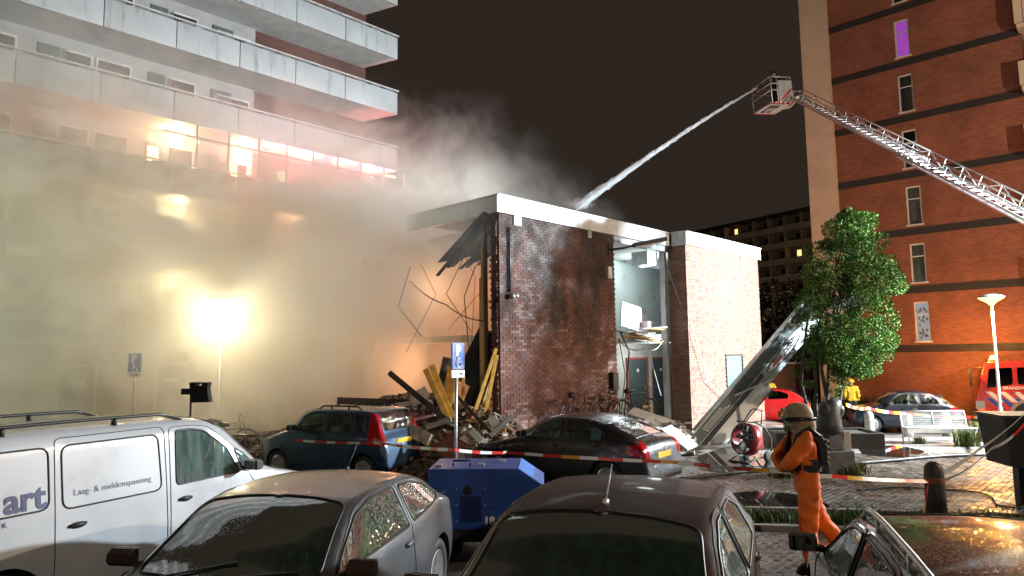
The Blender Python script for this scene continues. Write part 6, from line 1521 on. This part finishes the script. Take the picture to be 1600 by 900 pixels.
mb = MB(); slab(mb, .12, Lb*.54, .51, .98, -.05, -.01); mb.build('white_panel', 'white_board', bs); mb = MB(); slab(mb, .10, Lb*.545, .982, 1.0, -.06, .01); mb.build('panel_edge', 'dark_frame', bs)
mb = MB(); c = (Lb*.71, .51)
ring = [bp(c[0]+.78*math.cos(2*PI*i/40), c[1]+.135*math.sin(2*PI*i/40), .012) for i in range(41)]; mb.tube(ring, .012, 5, False); lg = mb.build('oval_ring', 'black_print', bs)
mb = MB(); mb.add([bp(c[0]+.77*math.cos(2*PI*i/40), c[1]+.13*math.sin(2*PI*i/40), .003) for i in range(40)], [tuple(range(40))]); mb.build('oval_field', 'white_print', bs)
rnd = random.Random(9)
for m, x0, x1, y, hgt in (('black_print', .05, .6, -.05, .07), ('black_print', -.02, .45, .04, .045), ('red_print', -.5, -.1, .0, .09), ('black_print', -.45, -.1, -.07, .03)):
    x = x0; mb = MB()                                 # blurred, unreadable lettering of the logo
    while x < x1: l = rnd.uniform(.035, .07); slab(mb, c[0]+x, c[0]+x+l, c[1]+y-hgt/2, c[1]+y+hgt/2, .004, .008); x += l+.02
    tag(mb.build('faded_lettering', m, bs), kind='stuff')
mb = MB(); rnd = random.Random(4)
for k in range(4):
    x = .75+k*.02
    while x < 1.5+k*.1: l = rnd.uniform(.03, .12); slab(mb, x, x+l, .08+k*.055, .10+k*.055, .001, .004); x += l+.025
mb.build('small_print', 'white_print', bs)
mb = MB(); mb.bar(bp(Lb*.36, .15, .06), bp(Lb*.58, .75, .05), .04); mb.build('loose_batten', 'white_board', bs)
# ================================================================== rubble
rub = MB(); rnd = random.Random(8)
def heap(x, y):
    h = 0
    for (cx, cy, rx, ry, hh) in ((-1.3, 15.8, 1.5, 1.4, .75), (-.3, 15.6, 1.0, .8, .55), (-2.6, 16.8, 1.8, 1.2, .75), (-5.0, 18.0, 2.6, 1.3, .6), (-2.2, 18.6, 2.4, 1.6, 1.1), (-8.2, 17.2, 1.6, 1.0, .3), (-1.0, 14.3, .8, .8, .35), (3.9, 18.9, 1.4, .8, .25)):
        d = ((x-cx)/rx)**2+((y-cy)/ry)**2; h += hh*math.exp(-d)
    return h
nx, ny = 90, 60; X0_, X1_, Y0_, Y1_ = -10, 1.2, 13, 21
vs = []
for j in range(ny+1):
    for i in range(nx+1):
        x = X0_+(X1_-X0_)*i/nx; y = Y0_+(Y1_-Y0_)*j/ny; h = heap(x, y); vs.append((x, y, h-.05+(rnd.uniform(-.06, .09) if h > .08 else -.02)))
rub.add(vs, [(j*(nx+1)+i, j*(nx+1)+i+1, (j+1)*(nx+1)+i+1, (j+1)*(nx+1)+i) for j in range(ny) for i in range(nx)])
tag(rub.build('rubble_heap', 'debris'), 'brown heap of crushed rubble along the torn building', 'rubble', kind='stuff')
small = MB()
for _ in range(3800):
    x = rnd.uniform(-9.5, 1.0); y = rnd.uniform(13.3, 20.5); h = heap(x, y)
    if h < .07 and rnd.random() > .05: continue
    s_ = rnd.uniform(.03, .15); small.box((x, y, h+rnd.uniform(-.02, .08)), (s_*rnd.uniform(.8, 2.4), s_, s_*rnd.uniform(.25, .8)), Matrix.Rotation(rnd.uniform(0, 6), 3, 'Z') @ Matrix.Rotation(rnd.uniform(-.7, .7), 3, 'X') @ Matrix.Rotation(rnd.uniform(-.7, .7), 3, 'Y'))
small.mi = [rnd.choice((0, 0, 0, 1, 2)) for _ in range(len(small.f)//6) for _ in range(6)]
tag(small.build('rubble_pieces', ['debris', 'debris_pale', 'redbrick_chunk']), 'small broken bits scattered over the rubble heap', 'rubble', kind='stuff')
# brick lumps big enough to pick out
for k in range(46):
    x = rnd.uniform(-3.6, .2); y = rnd.uniform(13.7, 16.8); h = heap(x, y)
    if k > 32: x = rnd.uniform(-8.5, -3.5); y = rnd.uniform(16.4, 18.2); h = heap(x, y)
    mb = MB(); s_ = rnd.uniform(.10, .22); mb.box((0, 0, 0), (s_*2, s_*1.1, s_*.7), taper=rnd.uniform(.75, .95))
    o = mb.build('brick_chunk', rnd.choice(('redbrick_chunk', 'debris_pale', 'debris', 'redbrick_chunk')), bevel=.015); o.location = (x, y, h+.06); o.rotation_euler = (rnd.uniform(-.6, .6), rnd.uniform(-.6, .6), rnd.uniform(0, 6))
    tag(o, 'broken lump of brickwork lying in the rubble heap', 'brick chunk', 'broken brick lumps in the rubble')
def plank(pa, pb, Y0, Y1, wd, th, m, label, name='plank', cat='plank', group=None):
    a = P(*pa, Y0); b = P(*pb, Y1); c = (a+b)/2; mb = MB(); mb.bar(a-c, b-c, wd, th, up=(.2, -1, .1)); o = mb.build(name, m, bevel=.006, loc=c); return tag(o, label, cat, group)
yl = 'yellow planks standing in the rubble'
plank((665,577), (701,658), 15.9, 15.3, .13, .05, 'timber', 'yellow plank leaning left, left one of the crossed pair in the rubble', group=yl)
plank((674,571), (706,655), 16.0, 15.4, .15, .05, 'timber', 'yellow plank leaning left, right one of the crossed pair in the rubble', group=yl)
plank((703,560), (684,650), 16.6, 16.0, .34, .05, 'timber_dark', 'wide brown board upright behind the crossed yellow planks')
plank((709,575), (699,655), 16.4, 15.8, .30, .05, 'timber', 'wide yellow board upright behind the parking sign pole')
plank((724,590), (722,645), 16.4, 16.0, .07, .05, 'timber', 'narrow yellow post right of the parking sign pole')
plank((775,545), (738,655), 16.6, 15.5, .08, .06, 'timber', 'long yellow stick leaning on the wall edge, leftmost of three')
plank((776,555), (755,662), 16.5, 15.6, .09, .05, 'timber', 'long yellow stick close to the wall edge, rightmost of three')
plank((768,590), (748,650), 16.4, 15.7, .05, .05, 'timber_pale', 'thin pale stick between the two long yellow sticks')
plank((609,583), (702,660), 15.6, 14.9, .12, .12, 'timber_dark', 'long dark beam sticking up to the left out of the rubble', 'beam', 'beam')
plank((528,626), (645,630), 16.6, 16.3, .16, .12, 'timber_dark', 'dark beam lying level above the dark blue car', 'beam', 'beam')
plank((715,620), (780,690), 15.2, 14.6, .07, .06, 'timber_dark', 'brown stick crossing behind the sign pole to the lower right')
plank((735,655), (790,673), 15.0, 14.8, .07, .05, 'timber', 'short yellow stick lying at the foot of the wall')
plank((800,650), (765,682), 14.9, 14.5, .10, .06, 'timber_dark', 'dark stick leaning on the foot of the brick corner')
plank((640,657), (680,648), 15.3, 15.2, .05, .04, 'white_board', 'thin white strip lying on the rubble by the dark beam')
plank((665,668), (705,655), 14.9, 14.8, .12, .04, 'debris_pale', 'pale curved board lying on top of the rubble')
plank((612,634), (641,630), 16.2, 16.1, .10, .05, 'white_board', 'small white frame strip under the level beam')
plank((640,628), (668,612), 16.0, 16.2, .30, .05, 'debris_pale', 'cream slab standing in the rubble left of the yellow planks')
plank((640,672), (672,688), 14.8, 14.6, .26, .12, 'debris_pale', 'pale lump of wall lying right of the dark blue car')
plank((690,690), (735,725), 14.4, 14.0, .45, .06, 'redbrick_chunk', 'red brown panel lying flat behind the sign pole')
plank((735,672), (752,690), 14.5, 14.4, .14, .03, 'teal_room', 'small pale blue panel in the rubble right of the sign pole')
plank((765,662), (778,655), 14.8, 14.8, .22, .05, 'white_board', 'cream block at the foot of the brick corner')
# dark fallen roof felt inside the torn side
for i, (pa, pb, Y, wd) in enumerate((((768,520), (728,600), 17.6, .7), ((770,560), (735,640), 17.4, .5))):
    plank(pa, pb, Y+.3, Y-.2, wd, .06, 'char', ('charred sheet hanging inside the torn edge, the upper one', 'charred sheet hanging inside the torn edge, the lower one')[i], 'charred_sheet', 'sheet')
# white debris at the foot of the torn room
ww = [((985,642), (1050,664), 19.0, .55), ((1010,655), (1075,688), 18.2, .5), ((990,660), (1045,690), 17.6, .5), ((1040,668), (1082,700), 17.4, .45), ((975,665), (1012,676), 17.8, .4)]
lb_ = ('topmost', 'middle right', 'lower left', 'rightmost', 'smallest leftmost')
for i, (pa, pb, Y, wd) in enumerate(ww):
    a = P(*pa, Y+.2); b = P(*pb, Y-.3); c = (a+b)/2; mb = MB(); mb.bar(a-c, b-c, wd, .06, up=(.1, -.35, 1)); o = mb.build('wall_panel', ('white_board', 'white_board', 'debris_pale', 'white_board', 'timber_pale')[i], bevel=.01, loc=c); tag(o, f'pale fallen wall panel below the torn room, {lb_[i]} of the pile', 'panel', 'fallen pale panels')
mb = MB(); rnd = random.Random(15)
for _ in range(260):
    p = P(rnd.uniform(975, 1080), 690, rnd.uniform(17.4, 19.4)); s_ = rnd.uniform(.04, .2); mb.box((p.x, p.y, .05+rnd.random()*.75*max(.1, 1-abs(p.y-18.4))), (s_*1.6, s_, s_*.4), Matrix.Rotation(rnd.uniform(0, 6), 3, 'Z') @ Matrix.Rotation(rnd.uniform(-.6, .6), 3, 'X'))
tag(mb.build('plaster_bits', 'debris_pale'), 'white plaster bits piled below the torn room', 'rubble', kind='stuff')
# yellow crate frame by the bicycles
q = wallp(5.35, -.7, .42); cr_ = thing('wooden_frame', 'small yellow wooden frame standing beside the bicycles', 'wooden frame', q, A1)
for x in (-.2, .2): MB().b2(x-.03, x+.03, -.03, .03, 0, .62).build('post', 'timber_pale', cr_)
for z in (.25, .58): MB().b2(-.28, .28, -.065, -.03, z-.03, z+.03).build('slat', 'timber_pale', cr_)
# ================================================================== cordon tape, hoses, puddles, weeds
def tape(pts, wd, label, cols, seg=.28, sag=.12, twist=0, phase=0):
    P_ = [Vector(p) for p in pts]; mb = MB(); acc = 0
    line = []
    for a, b in zip(P_, P_[1:]):
        n = max(3, int((b-a).length/.10))
        for k in range(n): t_ = k/n; line.append(a.lerp(b, t_)-Vector((0, 0, sag*4*t_*(1-t_))))
    line.append(P_[-1]); prev = None
    for i, p in enumerate(line):
        tw_ = twist*math.sin(i*.13+phase)+.25*math.sin(i*.05+phase); d = (line[min(i+1, len(line)-1)]-line[max(i-1, 0)]).normalized(); s_ = d.cross(Vector((0, 0, 1))).normalized()
        w_ = (Vector((0, 0, 1))*math.cos(tw_)+s_*math.sin(tw_))*wd/2; cur = (p+w_, p-w_)
        if prev:
            acc += (p-line[i-1]).length; mb.cur = int(acc/seg) % len(cols); mb.add([prev[0], cur[0], cur[1], prev[1]], [(0,1,2,3)])
        prev = cur
    o = mb.build('barrier_tape', cols, smooth=True); return tag(o, label, 'barrier tape', 'cordon tapes')
rw = ['tape_red', 'tape_white']
tape([P(462,688,13.6), P(590,692,12.6), P(711,703,10.56), P(792,707,11.6)], .05, 'red and white tape from the dark blue car past the parking sign pole', rw, .28, .02, .35)
tape([P(792,707,11.6), P(1052,722,11.3), P(1245,738,9.6), P(1300,744,9.7), P(1450,752,10.6)], .055, 'red, white and yellow tape from the black car to the dark bollard', ['tape_red', 'tape_white', 'tape_red', 'tape_yellow', 'tape_white'], .32, .015, .4, 2)
tape([P(1470,740,10.6), P(1530,702,10.7), P(1602,645,10.8)], .09, 'white tape pulled from the dark bollard up to the right, upper strand', ['tape_white'], .5, .03, .6)
tape([P(1470,752,10.6), P(1550,700,10.7), P(1606,655,10.8)], .08, 'white tape pulled from the dark bollard up to the right, lower strand', ['tape_white', 'tape_white', 'tape_white', 'tape_red'], .5, .07, .5, 1)
tape([P(1452,748,10.6), P(1448,770,10.55), P(1443,808,10.5)], .05, 'loose end of tape hanging beside the dark bollard', ['tape_red', 'tape_red', 'tape_yellow'], .2, 0, .3)
tape([P(1322,632,19.0), P(1357,638,21.5), P(1417,645,22.5), P(1520,652,22.0), P(1606,644,16)], .09, 'orange and white tape strung along the granite bollards', ['tape_yellow', 'tape_white', 'tape_red'], .3, .05, .4)
def ground_line(pxs, r, m, label, name='hose', cat='hose'):
    pts = [G2(x, y)+Vector((0, 0, r+.012)) for x, y in pxs]; sm = []
    for i in range(len(pts)-1):
        p0, p1, p2, p3 = pts[max(i-1, 0)], pts[i], pts[i+1], pts[min(i+2, len(pts)-1)]
        for k in range(8):
            t_ = k/8; sm.append(.5*((2*p1)+(p2-p0)*t_+(2*p0-5*p1+4*p2-p3)*t_*t_+(3*p1-p0-3*p2+p3)*t_**3))
    sm.append(pts[-1]); return tag(MB().tube(sm, r, 7).build(name, m, smooth=True), label, cat)
ground_line([(1062,752),(1150,742),(1240,735),(1330,728),(1400,722),(1470,716),(1560,712),(1650,705)], .035, 'hose', 'dark fire hose lying straight across the paving')
ground_line([(1340,768),(1400,764),(1475,767),(1530,772),(1552,782),(1560,792),(1600,797),(1660,800)], .014, 'rubber', 'thin black cable curling past the dark bollard', 'cable', 'cable')
ground_line([(1178,715),(1195,735),(1220,742),(1245,748)], .013, 'rubber', 'black cable running from the ventilation fan', 'cable', 'cable')
def puddle(pxs, label):
    pts = [G2(x, y)+Vector((0, 0, .016)) for x, y in pxs]; c = sum(pts, Vector())/len(pts); pts = [p-c for p in pts]
    r2 = rounded([(p.x, p.y) for p in pts], .4, 5); mb = MB(); mb.add([(x, y, 0) for x, y in r2], [tuple(range(len(r2)))])
    o = mb.build('puddle', 'puddle', loc=c); o['kind'] = 'structure'; return o
mat('puddle', (.012,.011,.010), .03, var=.2, spec=.6)
pm_ = M['puddle'].node_tree
puddle([(1118,775),(1175,768),(1240,772),(1300,790),(1290,806),(1240,818),(1160,814),(1125,800)], '')
puddle([(1085,715),(1130,700),(1190,708),(1210,730),(1150,742),(1095,735)], '')
puddle([(1340,700),(1400,696),(1450,706),(1420,716),(1350,712)], '')
def grass(areas, n, h, seed, name, m, label):
    rnd = random.Random(seed); mb = MB()
    for _ in range(n):
        c, rx, ry = rnd.choice(areas); x = c.x+rnd.gauss(0, .45)*rx; y = c.y+rnd.gauss(0, .45)*ry; z = gz(x, y); hh = h*rnd.uniform(.35, 1.2); a = rnd.uniform(0, 6.28); w_ = .006+.004*rnd.random(); l = Vector((math.cos(a), math.sin(a), 0)); b = Vector((-l.y, l.x, 0)); bend = rnd.uniform(.1, .7)*hh
        p = Vector((x, y, z)); mb.add([p-b*w_, p+b*w_, p+l*bend*.35+Vector((0, 0, hh*.6))+b*w_*.8, p+l*bend*.35+Vector((0, 0, hh*.6))-b*w_*.8, p+l*bend+Vector((0, 0, hh))], [(0,1,2,3), (3,2,4)])
    tag(mb.build(name, m), label, 'grass', kind='stuff')
ar = [(K(u_, .5), .6, .45) for u_ in [x*.45 for x in range(2, 26)]]
grass([a for i, a in enumerate(ar) if i % 5 != 2], 6500, .17, 1, 'weeds', 'grass', 'low weeds in the strip between car park and paving')
g2_ = lambda x, y: G2(x, y)
grass([(g2_(1530,690), .35, .3), (g2_(1540,685), .3, .3), (g2_(1512,697), .3, .2)], 1500, .5, 2, 'tall_grass', 'grass_dry', 'tall pale grass at the right end of the bench')
grass([(g2_(1414,672), .3, .2), (g2_(1380,674), .3, .2), (g2_(1437,694), .15, .1), (g2_(1477,670), .3, .2), (g2_(1340,735), .2, .3), (g2_(1225,745), .3, .2), (g2_(1335,742), .25, .2)], 1800, .2, 3, 'grass_tufts', 'grass_dry', 'short grass tufts around bollards and sculpture')
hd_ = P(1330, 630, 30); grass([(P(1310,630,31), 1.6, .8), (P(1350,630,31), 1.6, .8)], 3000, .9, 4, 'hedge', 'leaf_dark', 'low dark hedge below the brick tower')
# ================================================================== smoke
def smoke_mat():
    m = bpy.data.materials.new('smoke'); t = nt(m); L = t.links.new; out = N(t, 'ShaderNodeOutputMaterial')
    tc = N(t, 'ShaderNodeTexCoord'); pos = tc.outputs['Object']
    def vm(op, a, b):
        n = N(t, 'ShaderNodeVectorMath', operation=op); L(a, n.inputs[0])
        if isinstance(b, tuple): n.inputs[1].default_value = b
        else: L(b, n.inputs[1])
        return n.outputs['Value'] if op == 'DOT_PRODUCT' else n.outputs[0]
    def ma(op, a, b=None):
        n = N(t, 'ShaderNodeMath', operation=op)
        for i, q in enumerate((a, b)):
            if q is None: continue
            if isinstance(q, (int, float)): n.inputs[i].default_value = q
            else: L(q, n.inputs[i])
        return n.outputs[0]
    # turbulence moves the puffs' outlines
    n1 = N(t, 'ShaderNodeTexNoise'); n1.inputs['Scale'].default_value = .32; n1.inputs['Detail'].default_value = 3; L(pos, n1.inputs['Vector'])
    warp = vm('SUBTRACT', n1.outputs['Color'], (.5, .5, .5)); wn = N(t, 'ShaderNodeVectorMath', operation='SCALE'); L(warp, wn.inputs[0]); wn.inputs['Scale'].default_value = 3.6
    wp = vm('ADD', pos, wn.outputs[0]); tot = None
    for (c, r, a) in PUFFS:
        v = vm('MULTIPLY', vm('SUBTRACT', wp, c), tuple(1/q for q in r)); d = vm('DOT_PRODUCT', v, v); e = ma('MULTIPLY', ma('POWER', 2.718, ma('MULTIPLY', d, -1.0)), a); tot = e if tot is None else ma('ADD', tot, e)
    n2 = N(t, 'ShaderNodeTexNoise'); n2.inputs['Scale'].default_value = .72; n2.inputs['Detail'].default_value = 7; n2.inputs['Roughness'].default_value = .66; n2.inputs['Distortion'].default_value = .6; L(wp, n2.inputs['Vector'])
    mr = N(t, 'ShaderNodeMapRange'); mr.inputs[1].default_value = .40; mr.inputs[2].default_value = .63; mr.inputs[3].default_value = .12; mr.inputs[4].default_value = 2.3; L(n2.outputs['Fac'], mr.inputs[0])
    den = ma('MAXIMUM', ma('SUBTRACT', ma('MULTIPLY', tot, mr.outputs[0]), .022), 0.0)
    pv_ = N(t, 'ShaderNodeVolumePrincipled'); pv_.inputs['Color'].default_value = (.96,.945,.87,1); pv_.inputs['Anisotropy'].default_value = .1; L(den, pv_.inputs['Density']); L(pv_.outputs[0], out.inputs['Volume'])
    M['smoke'] = m
PUFFS = [((-11.5, 22.0, 3.8), (6.5, 4.2, 4.4), .32), ((-5.6, 20.8, 3.6), (3.4, 3.0, 3.4), .42), ((-9.5, 24.5, 6.4), (6.5, 4.0, 2.8), .46), ((-2.5, 19.9, 6.4), (2.3, 2.0, .85), .75), ((-4.8, 23.0, 6.6), (3.2, 3.0, 2.0), .5), ((-6, 26.5, 4.0), (5, 4, 4), .4),
    ((-16.5, 20.0, 7.5), (6.0, 4.0, 4.2), .30), ((-17, 18.5, 3.0), (6.0, 3.0, 4.0), .24), ((-3.0, 22.5, 3.2), (2.6, 2.4, 2.4), .22), ((2.3, 22.0, 7.3), (1.2, 1.6, .5), .06)]
smoke_mat()
sm = MB().b2(-26, 4.5, 14.6, 33, .02, 17).build('smoke', 'smoke'); tag(sm, 'thick pale smoke drifting between the tower and the collapsed building', 'smoke', kind='stuff')
